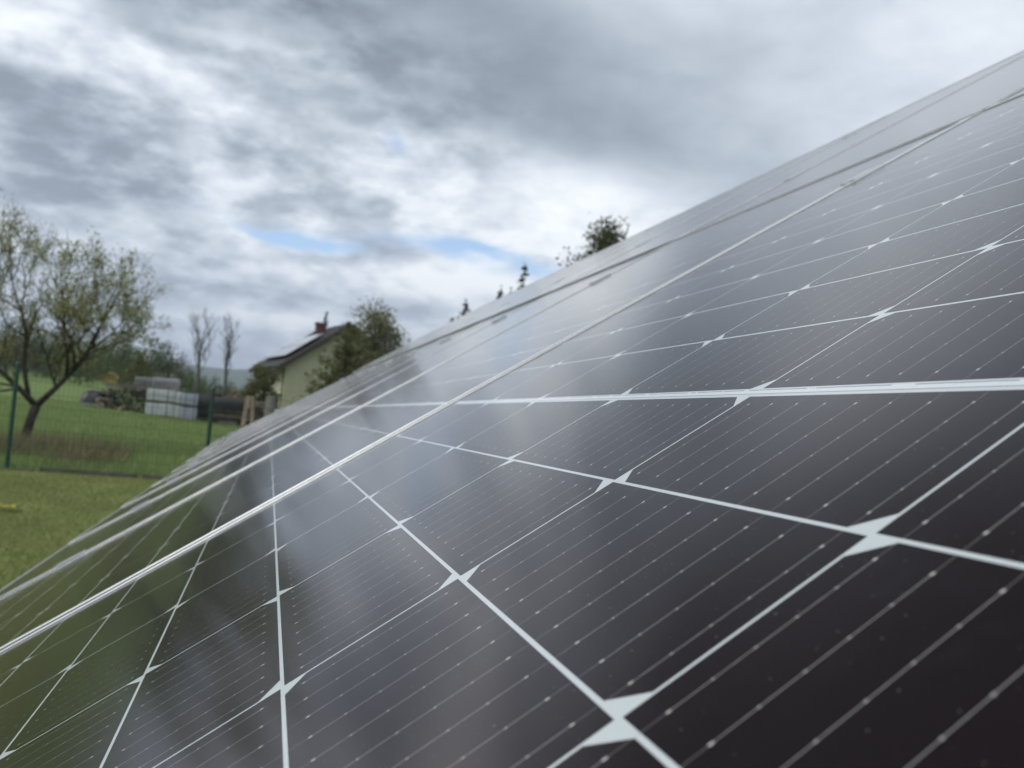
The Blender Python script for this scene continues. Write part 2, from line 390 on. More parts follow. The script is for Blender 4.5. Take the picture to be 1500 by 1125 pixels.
# mounting structure under the panels, its clamps hold the frames from above
mount = empty('mounting_rack', (0, 5.6, 0), 0, 'silver metal rack of rails, legs and clamps carrying the tilted solar panels', 'rack')
mount_inv = Matrix.Translation((0, -5.6, 0))
A0, A1 = A_FIRST - PW / 2, A_FIRST + (NMOD - 1) * PITCH + PW / 2
def lp(a, b, z): return mount_inv @ plane_pt(a, b, z)
RAILS = [B_LOW - 0.77, B_LOW + 0.77, B_UP - 0.565, B_UP + 0.70]
for rb_ in RAILS:
    q = MB()
    segs = 12
    for s_ in range(segs):
        a_, b_ = A0 + (A1 - A0) * s_ / segs, A0 + (A1 - A0) * (s_ + 1) / segs
        vs_ = []
        for aa in (a_, b_):
            zz = zoff(aa, rb_)
            for db_, dz in ((-0.02, -0.036), (0.02, -0.036), (0.02, -0.076), (-0.02, -0.076)): vs_.append(lp(aa, rb_ + db_, zz + dz))
        q.add(vs_, [(0, 4, 5, 1), (1, 5, 6, 2), (2, 6, 7, 3), (3, 7, 4, 0)] + ([(0, 1, 2, 3)] if s_ == 0 else []) + ([(7, 6, 5, 4)] if s_ == segs - 1 else []))
    q.build('rail', M_ALU, mount)
for i in range(6):
    a_ = A0 + 0.45 + i * (A1 - A0 - 0.9) / 5
    q = MB(); vs_ = []
    for b_ in (B_LOW - 0.9, B_UP + 0.9):
        zz = zoff(a_, b_)
        for da_, dz in ((-0.025, -0.078), (0.025, -0.078), (0.025, -0.158), (-0.025, -0.158)): vs_.append(lp(a_ + da_, b_, zz + dz))
    q.add(vs_, [(0, 1, 5, 4), (1, 2, 6, 5), (2, 3, 7, 6), (3, 0, 4, 7), (3, 2, 1, 0), (4, 5, 6, 7)]); q.build('rafter', M_STEEL, mount)
    for b_ in (B_LOW - 0.55, B_UP + 0.35):
        top = lp(a_, b_, zoff(a_, b_) - 0.12); q = MB()
        q.box((top.x - 0.03, top.y + 0.028, -0.4), (top.x + 0.03, top.y + 0.075, top.z + 0.03)); q.build('leg', M_STEEL, mount)
# clamps
cl = MB()
for (lo, hi) in (((-0.032, -0.0165, 0.00172), (0.032, -0.009, 0.0045)), ((-0.032, 0.009, 0.00172), (0.032, 0.0165, 0.0045)),
                 ((-0.032, -0.0088, -0.008), (0.032, 0.0088, -0.005)), ((-0.032, -0.0088, -0.0048), (0.032, -0.0062, 0.0045)), ((-0.032, 0.0062, -0.0048), (0.032, 0.0088, 0.0045))):
    cl.box(lo, hi)
cl.tube([(0, 0, -0.005), (0, 0, 0.0025)], 0.0055, 6)
cl_me = cl.mesh('clamp'); cl_me.materials.append(M_ALU)
for rb_ in RAILS:
    for i in range(NMOD - 1):
        a_ = A_FIRST + PW / 2 + 0.010 + i * PITCH
        o = bpy.data.objects.new('clamp', cl_me); link(o, mount)
        o.matrix_local = mount_inv @ module_matrix(a_, rb_)

#@@SCENERY
# ------------------------------------------------------------------ terrain
def pol(azd, dist): return CAM.x + math.sin(R(azd)) * dist, CAM.y + math.cos(R(azd)) * dist
def sstep(a, b, x):
    t = min(1.0, max(0.0, (x - a) / (b - a))); return t * t * (3 - 2 * t)
def ground_z(x, y):
    dx, dy = x - CAM.x, y - CAM.y; D = math.hypot(dx, dy); a = math.degrees(math.atan2(dx, dy))
    left = 1.0 - sstep(-15.0, 3.0, a) if a > -120 else 0.0
    left *= sstep(-130.0, -60.0, a) if a < -60 else 1.0
    far = max(0.0, D - 17.0); far = min(far, 160.0) + max(0.0, min(D, 420.0) - 177.0) * 0.6
    h = far * 0.031 * left
    h += -0.0035 * max(0.0, min(D, 300.0) - 45.0) * (1 - left)
    h += 0.05 * mnoise.noise(Vector((x * 0.22, y * 0.22, 0.0))) * sstep(3, 12, D)
    h += 0.35 * mnoise.noise(Vector((x * 0.03, y * 0.03, 5.0))) * sstep(50, 120, D)
    return h
def on(azd, dist, dz=0.0):
    x, y = pol(azd, dist); return Vector((x, y, ground_z(x, y) + dz))

def ground_mat():
    m, t, b = mat('meadow_ground')
    co = t.n('ShaderNodeNewGeometry').outputs['Position']
    x, y, z = t.xyz(co)
    n1 = t.noise(co, 0.35, 6, 0.6); n2 = t.noise(co, 2.2, 6, 0.65); n3 = t.noise(co, 14.0, 5, 0.65)
    lawn = t.mx(t.smooth(n2, 0.3, 0.7), (0.105, 0.145, 0.040), (0.165, 0.19, 0.066))
    lawn = t.mx(t.mul(t.smooth(n3, 0.45, 0.7), 0.5), lawn, (0.21, 0.20, 0.09))
    rough_ = t.mx(t.smooth(n2, 0.3, 0.7), (0.11, 0.165, 0.055), (0.15, 0.205, 0.075))
    rough_ = t.mx(t.mul(t.smooth(n1, 0.5, 0.7), 0.4), rough_, (0.16, 0.18, 0.06))
    # the fence line divides mown lawn from meadow
    q = t.add(t.mul(t.sub(x, FA[0]), FN[0]), t.mul(t.sub(y, FA[1]), FN[1]))
    c = t.mx(t.smooth(q, -0.05, 0.2), lawn, rough_)
    t.link(c, b.inputs['Base Color']); b.inputs['Roughness'].default_value = 0.95; b.inputs['Specular IOR Level'].default_value = 0.1
    bp = t.n('ShaderNodeBump'); bp.inputs['Strength'].default_value = 0.6; bp.inputs['Distance'].default_value = 0.04
    t.link(n3, bp.inputs['Height']); t.link(bp.outputs[0], b.inputs['Normal'])
    return m
# fence line (straight, across the end of the lawn)
f0x, f0y = pol(-15.15, 12.35); f1x, f1y = pol(-3.75, 11.35)
FD = Vector((f1x - f0x, f1y - f0y, 0)).normalized(); FN = Vector((-FD.y, FD.x, 0)); FA = (f0x, f0y)
if FN.y < 0: FN = -FN
gb = MB()
rs = [0.0, 0.6] + list(np.geomspace(1.2, 9000, 84)); na = 180
idx = {}
vs_ = []; fs_ = []
for i, r_ in enumerate(rs):
    for j in range(na):
        a_ = 360.0 * j / na - 180
        if i == 0:
            if j == 0: vs_.append((CAM.x, CAM.y, ground_z(CAM.x, CAM.y)))
            continue
        x, y = pol(a_, r_); vs_.append((x, y, ground_z(x, y)))
def vi(i, j): return 0 if i == 0 else 1 + (i - 1) * na + (j % na)
for i in range(len(rs) - 1):
    for j in range(na):
        if i == 0: fs_.append((0, vi(1, j + 1), vi(1, j)))
        else: fs_.append((vi(i, j), vi(i, j + 1), vi(i + 1, j + 1), vi(i + 1, j)))
gb.add(vs_, fs_)
ground = gb.build('ground', ground_mat(), smooth=True); tag(ground, kind='structure')

# far ridge across the valley
hm = simple('far_woodland', (0.045, 0.075, 0.04), 0.9, 0, 0.4, 0.01, spec=0.1)
hb = MB(); nx = 160; prof_ = []
vs_ = []; fs_ = []
for j in range(nx + 1):
    a_ = -60 + 130 * j / nx
    base = 0.047 + 0.007 * math.sin(a_ * 0.23 + 1.0) + 0.003 * math.sin(a_ * 0.71) + 0.0012 * mnoise.noise(Vector((a_ * 1.3, 0, 0)))
    for k_, (d_, hh) in enumerate(((2200, 0.02), (2600, 0.5), (3000, 0.85), (3400, 1.0), (4200, 0.4), (5200, -0.2))):
        x, y = pol(a_, d_); vs_.append((x, y, -8 + hh * base * 3400))
for j in range(nx):
    for k_ in range(5):
        a0_ = j * 6 + k_; fs_.append((a0_, a0_ + 6, a0_ + 7, a0_ + 1))
hb.add(vs_, fs_); tag(hb.build('hills', hm, smooth=True), kind='structure')

# ------------------------------------------------------------------ vegetation helpers
def leaf_quads(mb, centres, size, rng, flat=0.0, n=1, spread=0.0, mi=0):
    for c in centres:
        for _ in range(n):
            p = Vector(c) + Vector((rng.gauss(0, spread), rng.gauss(0, spread), rng.gauss(0, spread)))
            d = Vector((rng.gauss(0, 1), rng.gauss(0, 1), rng.gauss(0, 1) * (1 - flat) + flat * 0.3)).normalized()
            e = d.cross(Vector((rng.gauss(0, 1), rng.gauss(0, 1), rng.gauss(0, 1))))
            if e.length < 1e-3: continue
            e.normalize(); s_ = size * rng.uniform(0.6, 1.35)
            f = d.cross(e).normalized() * s_ * 0.1
            mb.add([p - d * s_ * 0.5, p + e * s_ * 0.26 + f, p + d * s_ * 0.5, p - e * s_ * 0.26 + f], [(0, 1, 2, 3)], mi)
BARK = simple('dark_bark', (0.055, 0.045, 0.036), 0.9, 0, 0.35, 9.0, 0.6, 25.0, 0.2)
BARK_G = simple('grey_bark', (0.10, 0.095, 0.09), 0.9, 0, 0.3, 9.0, 0.4, 25.0, 0.2)
L_APPLE = leafmat('young_apple_leaf', [(0.20, 0.22, 0.07), (0.29, 0.31, 0.11), (0.36, 0.36, 0.17), (0.23, 0.26, 0.085)])
L_OLIVE = leafmat('dark_olive_leaf', [(0.075, 0.08, 0.03), (0.15, 0.152, 0.062), (0.105, 0.11, 0.042)], 0.6, 0.2)
L_MID = leafmat('mid_green_leaf', [(0.04, 0.06, 0.018), (0.075, 0.10, 0.03), (0.055, 0.08, 0.024)], 0.6, 0.25)
L_GREY = leafmat('grey_green_leaf', [(0.10, 0.11, 0.05), (0.19, 0.195, 0.10), (0.135, 0.145, 0.07)], 0.6, 0.25)
L_CONI = leafmat('spruce_needle', [(0.018, 0.03, 0.014), (0.035, 0.052, 0.024), (0.026, 0.04, 0.02)], 0.7, 0.1)

def grow(mb, p, d, length, r, depth, rng, tips, up=0.15, wig=0.25, kids=(2, 3), shrink=0.72, side=True):
    nseg = 4; pts = [p.copy()]; rad = [r]
    for i in range(nseg):
        d = (d + Vector((rng.gauss(0, wig), rng.gauss(0, wig), rng.gauss(0, wig) + up)) * 0.35).normalized()
        p = p + d * length / nseg; pts.append(p.copy()); rad.append(r * (1 - 0.38 * (i + 1) / nseg))
        if depth <= 2: tips.append((p.copy(), depth))
        if side and depth >= 1 and i in (1, 2) and rng.random() < 0.55:
            sd_ = (d + Vector((rng.gauss(0, 1), rng.gauss(0, 1), rng.gauss(0, 0.6))) * 0.9).normalized()
            grow(mb, p, sd_, length * 0.5, r * 0.42, max(0, depth - 2), rng, tips, up, wig, kids, shrink, side)
    mb.tube(pts, rad, 6 if depth > 2 else 4, cap=False)
    if depth > 0:
        for _ in range(rng.randint(*kids)):
            nd = (d + Vector((rng.gauss(0, 1), rng.gauss(0, 1), rng.gauss(0, 0.7))) * 0.55).normalized()
            grow(mb, p, nd, length * shrink * rng.uniform(0.8, 1.15), r * 0.6, depth - 1, rng, tips, up, wig, kids, shrink, side)

def broad_tree(name, label, cat, loc, height, width, lmat, seed, leaf=0.12, density=1.0, trunk=0.18, group=None, bark=None, spread=0.16, base=0.25, clump=1.0):
    """crown of leaf clumps carried on a branch skeleton, uneven outline with gaps"""
    rng = random.Random(seed)
    root = empty(name, loc, rng.uniform(0, 6.28), label, cat, group)
    wd = MB(); lf = MB(); tips = []
    pts = [Vector((0, 0, -0.3)), Vector((rng.gauss(0, 0.04), rng.gauss(0, 0.04), height * base * 0.5)), Vector((rng.gauss(0, 0.1), rng.gauss(0, 0.1), height * base))]
    wd.tube(pts, [trunk * 1.25, trunk, trunk * 0.85], 8)
    nl = max(6, int(9 * clump))
    for i in range(nl):
        f = (i + 0.5) / nl
        a_ = i * 2.4 + rng.uniform(-0.5, 0.5)
        z_ = height * (base + (0.97 - base) * f)
        prof__ = math.sin(math.pi * min(1.0, (0.18 + 0.82 * f) ** 0.8)) ** 0.7
        rr = width * 0.5 * prof__ * rng.uniform(0.75, 1.1)
        st = Vector((0, 0, height * (base + (0.6 - base) * f * 0.8)))
        en = Vector((math.cos(a_) * rr, math.sin(a_) * rr, z_))
        mid = (st + en) * 0.5 + Vector((0, 0, -0.05 * height))
        wd.tube([st, mid, en], [trunk * 0.5, trunk * 0.3, trunk * 0.08], 5, cap=False)
        for q in range(int(7 * clump)):
            tt_ = rng.uniform(0.35, 1.05)
            c_ = st.lerp(en, tt_) + Vector((rng.gauss(0, 1), rng.gauss(0, 1), rng.gauss(0, 0.8))) * width * 0.11
            tips.append(c_); wd.tube([st.lerp(en, min(1, tt_)), c_], [trunk * 0.12, trunk * 0.04], 4, cap=False)
    # leader
    for q in range(int(8 * clump)): tips.append(Vector((rng.gauss(0, 0.08) * width, rng.gauss(0, 0.08) * width, height * rng.uniform(0.75, 1.0))))
    for c_ in tips:
        leaf_quads(lf, [c_], leaf, rng, n=int(34 * density * rng.uniform(0.35, 1.5)), spread=width * spread * 0.45)
    wd.build('trunk', bark or BARK, root, smooth=True); lf.build('crown', lmat, root)
    return root
def conifer(name, label, loc, height, width, seed, group=None, cat='conifer', bottom=0.04, lmat=None, droop=0.25, dens=1.0):
    rng = random.Random(seed); root = empty(name, loc, 0, label, cat, group)
    wd = MB(); lf = MB()
    wd.tube([(0, 0, -0.3), (0, 0, height * 0.5), (0, 0, height)], [height * 0.018 + 0.03, height * 0.011, 0.012], 7)
    z_ = height * bottom
    while z_ < height * 0.985:
        f = z_ / height; rr = width * 0.5 * (1 - f) ** 0.85 * rng.uniform(0.8, 1.1) + 0.05
        nb = max(4, int(8 * (1 - f) + 4))
        for b_ in range(nb):
            a_ = rng.uniform(0, 6.28); L_ = rr * rng.uniform(0.7, 1.12)
            tip = Vector((math.cos(a_) * L_, math.sin(a_) * L_, z_ - droop * L_ + 0.12 * L_))
            st = Vector((0, 0, z_)); mid = st.lerp(tip, 0.55) + Vector((0, 0, -0.06 * L_))
            wd.tube([st, mid, tip], [0.02, 0.012, 0.004], 3, cap=False)
            for q in range(max(3, int(L_ * 9 * dens))):
                tt_ = rng.uniform(0.12, 1.02); c_ = st.lerp(mid, tt_ / 0.55) if tt_ < 0.55 else mid.lerp(tip, (tt_ - 0.55) / 0.45)
                leaf_quads(lf, [c_], 0.10 + 0.05 * rng.random() + 0.018 * height * 0.6, rng, n=2, spread=0.05 + 0.03 * L_)
        z_ += height * 0.028 * rng.uniform(0.8, 1.25) + 0.03
    leaf_quads(lf, [(0, 0, height * q) for q in (0.95, 0.97, 0.985, 1.0)], 0.12, rng, n=4, spread=0.04)
    wd.build('trunk', BARK, root, smooth=True); lf.build('crown', lmat or L_CONI, root)
    return root

# ------------------------------------------------------------------ the apple tree on the left
def apple_tree():
    rng = random.Random(11); loc = on(-14.3, 17.6)
    root = empty('apple_tree', loc, 0, 'old apple tree with forked dark trunk and sparse spring leaves behind the fence', 'tree')
    wd = MB(); lf = MB(); tips = []
    fork = Vector((0.15, 0.0, 0.98))
    wd.tube([Vector((-0.05, 0, -0.2)), Vector((-0.02, 0, 0.25)), Vector((0.06, 0, 0.65)), fork], [0.17, 0.125, 0.115, 0.12], 9)
    limbs = [  # polyline of each main limb: (x right, y away, z)
        [fork, Vector((0.55, 0.05, 1.45)), Vector((0.95, 0.1, 1.95)), Vector((1.25, 0.1, 2.5))],
        [fork, Vector((-0.3, -0.05, 1.4)), Vector((-0.85, -0.1, 1.85)), Vector((-1.5, -0.2, 2.15))],
        [fork + Vector((-0.2, 0, 0.2)), Vector((-0.3, 0.25, 1.9)), Vector((-0.35, 0.3, 2.7)), Vector((-0.5, 0.3, 3.3))],
        [Vector((0.8, 0.08, 1.78)), Vector((0.85, -0.35, 2.3)), Vector((0.75, -0.6, 3.0))],
        [Vector((0.55, 0.05, 1.45)), Vector((0.75, 0.7, 2.0)), Vector((1.1, 1.2, 2.6))],
        [Vector((0.95, 0.1, 1.95)), Vector((1.15, -0.1, 2.15)), Vector((1.3, -0.2, 2.3))],
        [Vector((-0.85, -0.1, 1.85)), Vector((-1.0, -0.6, 2.4)), Vector((-1.2, -1.0, 3.0))],
    ]
    rad0 = [0.085, 0.082, 0.068, 0.05, 0.042, 0.042, 0.045]
    for L_, r0 in zip(limbs, rad0):
        n_ = len(L_); wd.tube(L_, [r0 * (1 - 0.5 * i / (n_ - 1)) for i in range(n_)], 7)
        for i in range(1, n_):
            p = L_[i]; d = (L_[i] - L_[i - 1]).normalized()
            for q in range(3 if i == n_ - 1 else 2):
                out_ = Vector((p.x * 0.5, p.y * 0.6, 0.15))
                nd = (d * 0.7 + out_ * 0.35 + Vector((rng.gauss(0, 0.75), rng.gauss(0, 0.75), rng.gauss(0.3, 0.5)))).normalized()
                grow(wd, p, nd, rng.uniform(0.62, 0.95), r0 * 0.42, 4 if i == n_ - 1 else 3, rng, tips, up=0.25, wig=0.35, kids=(2, 3), shrink=0.78)
    for q in range(70):                          # upright water shoots at the top
        p, _ = tips[rng.randrange(len(tips))]
        if p.z < 2.9: continue
        e = p + Vector((rng.gauss(0, 0.12), rng.gauss(0, 0.12), rng.uniform(0.35, 0.9)))
        m_ = p.lerp(e, 0.5) + Vector((rng.gauss(0, 0.03), rng.gauss(0, 0.03), 0))
        wd.tube([p, m_, e], [0.010, 0.008, 0.004], 4, cap=False)
        for k_ in range(5): tips.append((p.lerp(e, rng.random()), 0))
    for p, dd in tips:
        if rng.random() < 0.85:
            leaf_quads(lf, [p], 0.072, rng, n=rng.choice((0, 1, 1, 2, 3, 4)), spread=0.08)
    wd.build('trunk', BARK, root, smooth=True); lf.build('crown', L_APPLE, root)
    root.scale = (0.70, 0.70, 0.76)
    return root
apple_tree()

# ------------------------------------------------------------------ fence
M_FENCE = simple('green_coated_steel', (0.012, 0.055, 0.035), 0.45, 0.0, 0.15, 20.0)
M_KERB = simple('dark_concrete', (0.055, 0.055, 0.045), 0.9, 0, 0.45, 7.0, 0.5, 30)
fence = empty('mesh_fence', (f0x, f0y, ground_z(f0x, f0y)), 0, 'green wire mesh fence on slim posts along the edge of the mown lawn', 'fence')
NPOST = 6; SP = (Vector((f1x, f1y, 0)) - Vector((f0x, f0y, 0))).length
posts = []
for i in range(-1, NPOST):
    p = Vector((f0x, f0y, 0)) + FD * SP * i; p.z = ground_z(p.x, p.y); posts.append(p)
finv = -Vector(fence.location)
def ptop(p): return 1.40 - 0.13 / SP * ((p.x - f0x) * FD.x + (p.y - f0y) * FD.y)   # the fence steps down to the right
for p in posts:
    q = MB(); b_ = p + finv; tz = ptop(p) - p.z; q.tube([b_ + Vector((0, 0, -0.3)), b_ + Vector((0, 0, tz))], 0.026, 10)
    q.tube([b_ + Vector((0, 0, tz)), b_ + Vector((0, 0, tz + .02))], [0.030, 0.018], 10)
    q.build('post', M_FENCE, fence, smooth=False)
for a_, b_ in zip(posts[:-1], posts[1:]):
    q = MB(); a2, b2 = a_ + finv, b_ + finv
    off = -FN * 0.03; d_ = (b2 - a2)
    for k_ in range(9):
        z_ = 0.06 + k_ / 8.0 * 0.0; za = .06 + (ptop(a_) - a_.z - .1) * k_ / 8; zb = .06 + (ptop(b_) - b_.z - .1) * k_ / 8
        q.tube([a2 + off + Vector((0, 0, za)), b2 + off + Vector((0, 0, zb))], 0.0024, 4, cap=False)
    nv = int(d_.length / 0.06)
    for k_ in range(nv):
        f = (k_ + 0.5) / nv; c_ = a2 + d_ * f + off * 1.15
        q.tube([c_ + Vector((0, 0, 0.06)), c_ + Vector((0, 0, ptop(a_ + d_ * f) - a_.z - d_.z * f - .03))], 0.0016, 3, cap=False)
    q.build('wire_mesh', M_FENCE, fence)
# low edging of concrete slabs under the fence, each slab a thing
random.seed(5)
for i in range(9):
    f = -1.4 + i * 0.52
    a_ = Vector((f0x, f0y, 0)) + FD * SP * f; L_ = SP * 0.5
    m_ = a_ + FD * L_ * 0.5; z_ = ground_z(m_.x, m_.y)
    if i in (5,): continue
    q = MB(); q.box((-L_ / 2 + 0.02, -0.035, -0.15), (L_ / 2 - 0.02, 0.035, 0.045 + random.uniform(-0.015, 0.02)))
    o = q.build('edging_slab', M_KERB, bevel=0.006)
    o.location = (m_.x, m_.y, z_); o.rotation_euler = (random.uniform(-.05, .05), 0, math.atan2(FD.y, FD.x) + random.uniform(-.01, .01))
    tag(o, 'low dark concrete edging slab set on edge in the grass under the green fence', 'edging slab', 'edging slabs under the fence')

# ------------------------------------------------------------------ grass
G_LAWN = leafmat('lawn_blade', [(0.15, 0.20, 0.052), (0.215, 0.25, 0.08), (0.27, 0.275, 0.13), (0.175, 0.22, 0.06)], 0.7, 0.3)
G_MEAD = leafmat('meadow_blade', [(0.16, 0.23, 0.08), (0.21, 0.28, 0.10), (0.25, 0.31, 0.125)], 0.7, 0.3)
G_DRY = leafmat('dry_weed', [(0.17, 0.145, 0.09), (0.22, 0.18, 0.115), (0.14, 0.16, 0.06), (0.18, 0.15, 0.105), (0.15, 0.18, 0.07)], 0.8, 0.2)
def blades(name, m, spots, hmin, hmax, wid, seed, lean=0.45, label=None, cat='grass'):
    rng = np.random.default_rng(seed); n = len(spots)
    base = np.array([(x, y, ground_z(x, y) - 0.01) for x, y in spots])
    a_ = rng.uniform(0, 2 * np.pi, n); h_ = rng.uniform(hmin, hmax, n); ln = rng.normal(0, lean, (n, 2)) * h_[:, None]
    wv = np.stack([np.cos(a_), np.sin(a_), np.zeros(n)], 1) * (wid * rng.uniform(0.6, 1.3, n))[:, None]
    tip = base + np.stack([ln[:, 0], ln[:, 1], h_], 1)
    V = np.stack([base - wv, base + wv, tip], 1).reshape(-1, 3)
    me = bpy.data.meshes.new(name); me.vertices.add(3 * n); me.vertices.foreach_set('co', V.ravel())
    me.loops.add(3 * n); me.loops.foreach_set('vertex_index', np.arange(3 * n, dtype=np.int32))
    me.polygons.add(n); me.polygons.foreach_set('loop_start', np.arange(0, 3 * n, 3, dtype=np.int32)); me.polygons.foreach_set('loop_total', np.full(n, 3, dtype=np.int32))
    me.update(calc_edges=True); me.materials.append(m)
    o = bpy.data.objects.new(name, me); link(o); tag(o, label, cat, None, 'stuff'); return o
def side(x, y): return (x - FA[0]) * FN.x + (y - FA[1]) * FN.y
rng = random.Random(3)
sp = []
while len(sp) < 130000:
    if rng.random() < .42: a_ = rng.uniform(-24, 2); d_ = 3.2 + 9.6 * rng.random() ** 0.8
    else: a_ = rng.gauss(-45, 32); d_ = 1.0 + 14 * rng.random() ** 0.7
    x, y = pol(a_, d_)
    if x > -0.9: continue
    if side(x, y) < -0.02 and mnoise.noise(Vector((x * 1.3, y * 1.3, 3))) > rng.uniform(-0.9, 0.5): sp.append((x, y))
blades('lawn_grass', G_LAWN, sp, 0.015, 0.06, 0.004, 1, 0.6, 'short yellow-green mown lawn on the near side of the fence')
sp = []
while len(sp) < 90000:
    a_ = rng.uniform(-24, 4) if rng.random() < .6 else rng.gauss(-25, 22); d_ = 11.0 + 30 * rng.random() ** 1.3
    x, y = pol(a_, d_)
    if side(x, y) > 0.05: sp.append((x, y))
blades('meadow_grass', G_MEAD, sp, 0.05, 0.19, 0.008, 2, 0.45, 'lush darker green meadow grass beyond the mesh fence')
sp = []
while len(sp) < 3800:
    ca, cd, sa_, sd_2 = rng.choice(((-13.3, 16.2, .7, .8), (-12.0, 15.0, .8, 1.0), (-10.9, 15.8, .8, 1.3), (-9.4, 14.6, .6, .7), (-15.3, 15.5, .6, .8)))
    a_ = rng.gauss(ca, sa_); d_ = rng.gauss(cd, sd_2)
    x, y = pol(a_, d_)
    if side(x, y) > 0.3 and mnoise.noise(Vector((x * 0.9, y * 0.9, 8))) > rng.uniform(-0.25, 0.45): sp.append((x, y))
blades('dry_weeds', G_DRY, sp, 0.12, 0.42, 0.007, 4, 0.4, 'brown dry weeds standing in the meadow right of the apple tree', 'weeds')
# dandelions on the lawn
M_DAND = simple('dandelion_yellow', (0.55, 0.45, 0.05), 0.8, 0, 0.2, 40); M_STEM = simple('dandelion_stem', (0.10, 0.15, 0.04), 0.7)
M_LEAFD = simple('dandelion_leaf', (0.05, 0.10, 0.02), 0.6)
def dandelion(loc, label, seed, s_=1.0):
    rg = random.Random(seed); root = empty('dandelion', loc, rg.uniform(0, 6), label, 'flower', 'dandelions in the lawn')
    st = MB(); lv = MB()
    for k_ in range(3):
        e = Vector((rg.gauss(0, .03), rg.gauss(0, .03), rg.uniform(.05, .09))) * s_
        st.tube([(0, 0, 0), e * 0.5 + Vector((0, 0, .01)), e], .002, 5); bm_ = MB(); V_ = [e]; F_ = []
        for ring, (rr, nn, zz) in enumerate(((.018, 16, .002), (.013, 16, .007), (.006, 16, .010))):
            for t_ in range(nn):
                an = t_ * 6.283 / nn + ring * .2; rj = rr * (.75 if t_ % 2 else 1.0)
                V_.append(e + Vector((math.cos(an) * rj, math.sin(an) * rj, zz + (.004 if t_ % 2 else 0))))
        for t_ in range(16):
            t2 = (t_ + 1) % 16; F_ += [(0, 1 + t2, 1 + t_), (1 + t_, 1 + t2, 17 + t2, 17 + t_), (17 + t_, 17 + t2, 33 + t2, 33 + t_)]
        F_.append(tuple(33 + t_ for t_ in range(16)))
        bm_.add(V_, F_); bm_.build('bloom', M_DAND, root)
    for t_ in range(9):
        an = t_ * .7 + rg.uniform(-.2, .2); L_ = rg.uniform(.06, .10); c_, n_ = math.cos(an), math.sin(an)
        lv.add([(0, 0, .005), (c_ * L_ * .6 - n_ * .012, n_ * L_ * .6 + c_ * .012, .02), (c_ * L_, n_ * L_, .012), (c_ * L_ * .6 + n_ * .012, n_ * L_ * .6 - c_ * .012, .02)], [(0, 1, 2, 3)])
    st.build('stem', M_STEM, root); lv.build('leaves', M_LEAFD, root)
dandelion(on(-15.15, 8.0), 'yellow dandelion clump on the lawn, left of its twin', 1, .75)
dandelion(on(-14.6, 7.95), 'yellow dandelion clump on the lawn, right one of the pair', 2, .7)

# ------------------------------------------------------------------ timber stacks in the middle distance
DST = 38.0
TS = [simple('weathered_timber', (0.15, 0.125, 0.10), 0.85, 0, 0.4, 5, 0.4), simple('fresh_timber', (0.27, 0.21, 0.15), 0.8, 0, 0.3, 5, 0.3),
      simple('dark_timber', (0.045, 0.038, 0.033), 0.9, 0, 0.5, 4, 0.4), simple('grey_timber', (0.20, 0.185, 0.17), 0.85, 0, 0.3, 5, 0.3), simple('log_end', (0.25, 0.18, 0.11), 0.85, 0, 0.4, 9, 0.3)]
M_TARP = simple('black_tarp', (0.012, 0.012, 0.014), 0.45, 0, 0.4, 3, 0.8, 6)
M_WRAP = simple('white_stretch_wrap', (0.42, 0.44, 0.44), 0.4, 0, 0.14, 6, 0.6, 14)
M_LAV = simple('pale_lavender_wrap', (0.30, 0.31, 0.39), 0.4, 0, 0.12, 6, 0.6, 14)
def dirs(azd):
    fw = Vector((math.sin(R(azd)), math.cos(R(azd)), 0)); return Vector((fw.y, -fw.x, 0)), fw
def frame_at(azd, dist, rz=0.0):
    p = on(azd, dist); return p, -R(azd) + rz
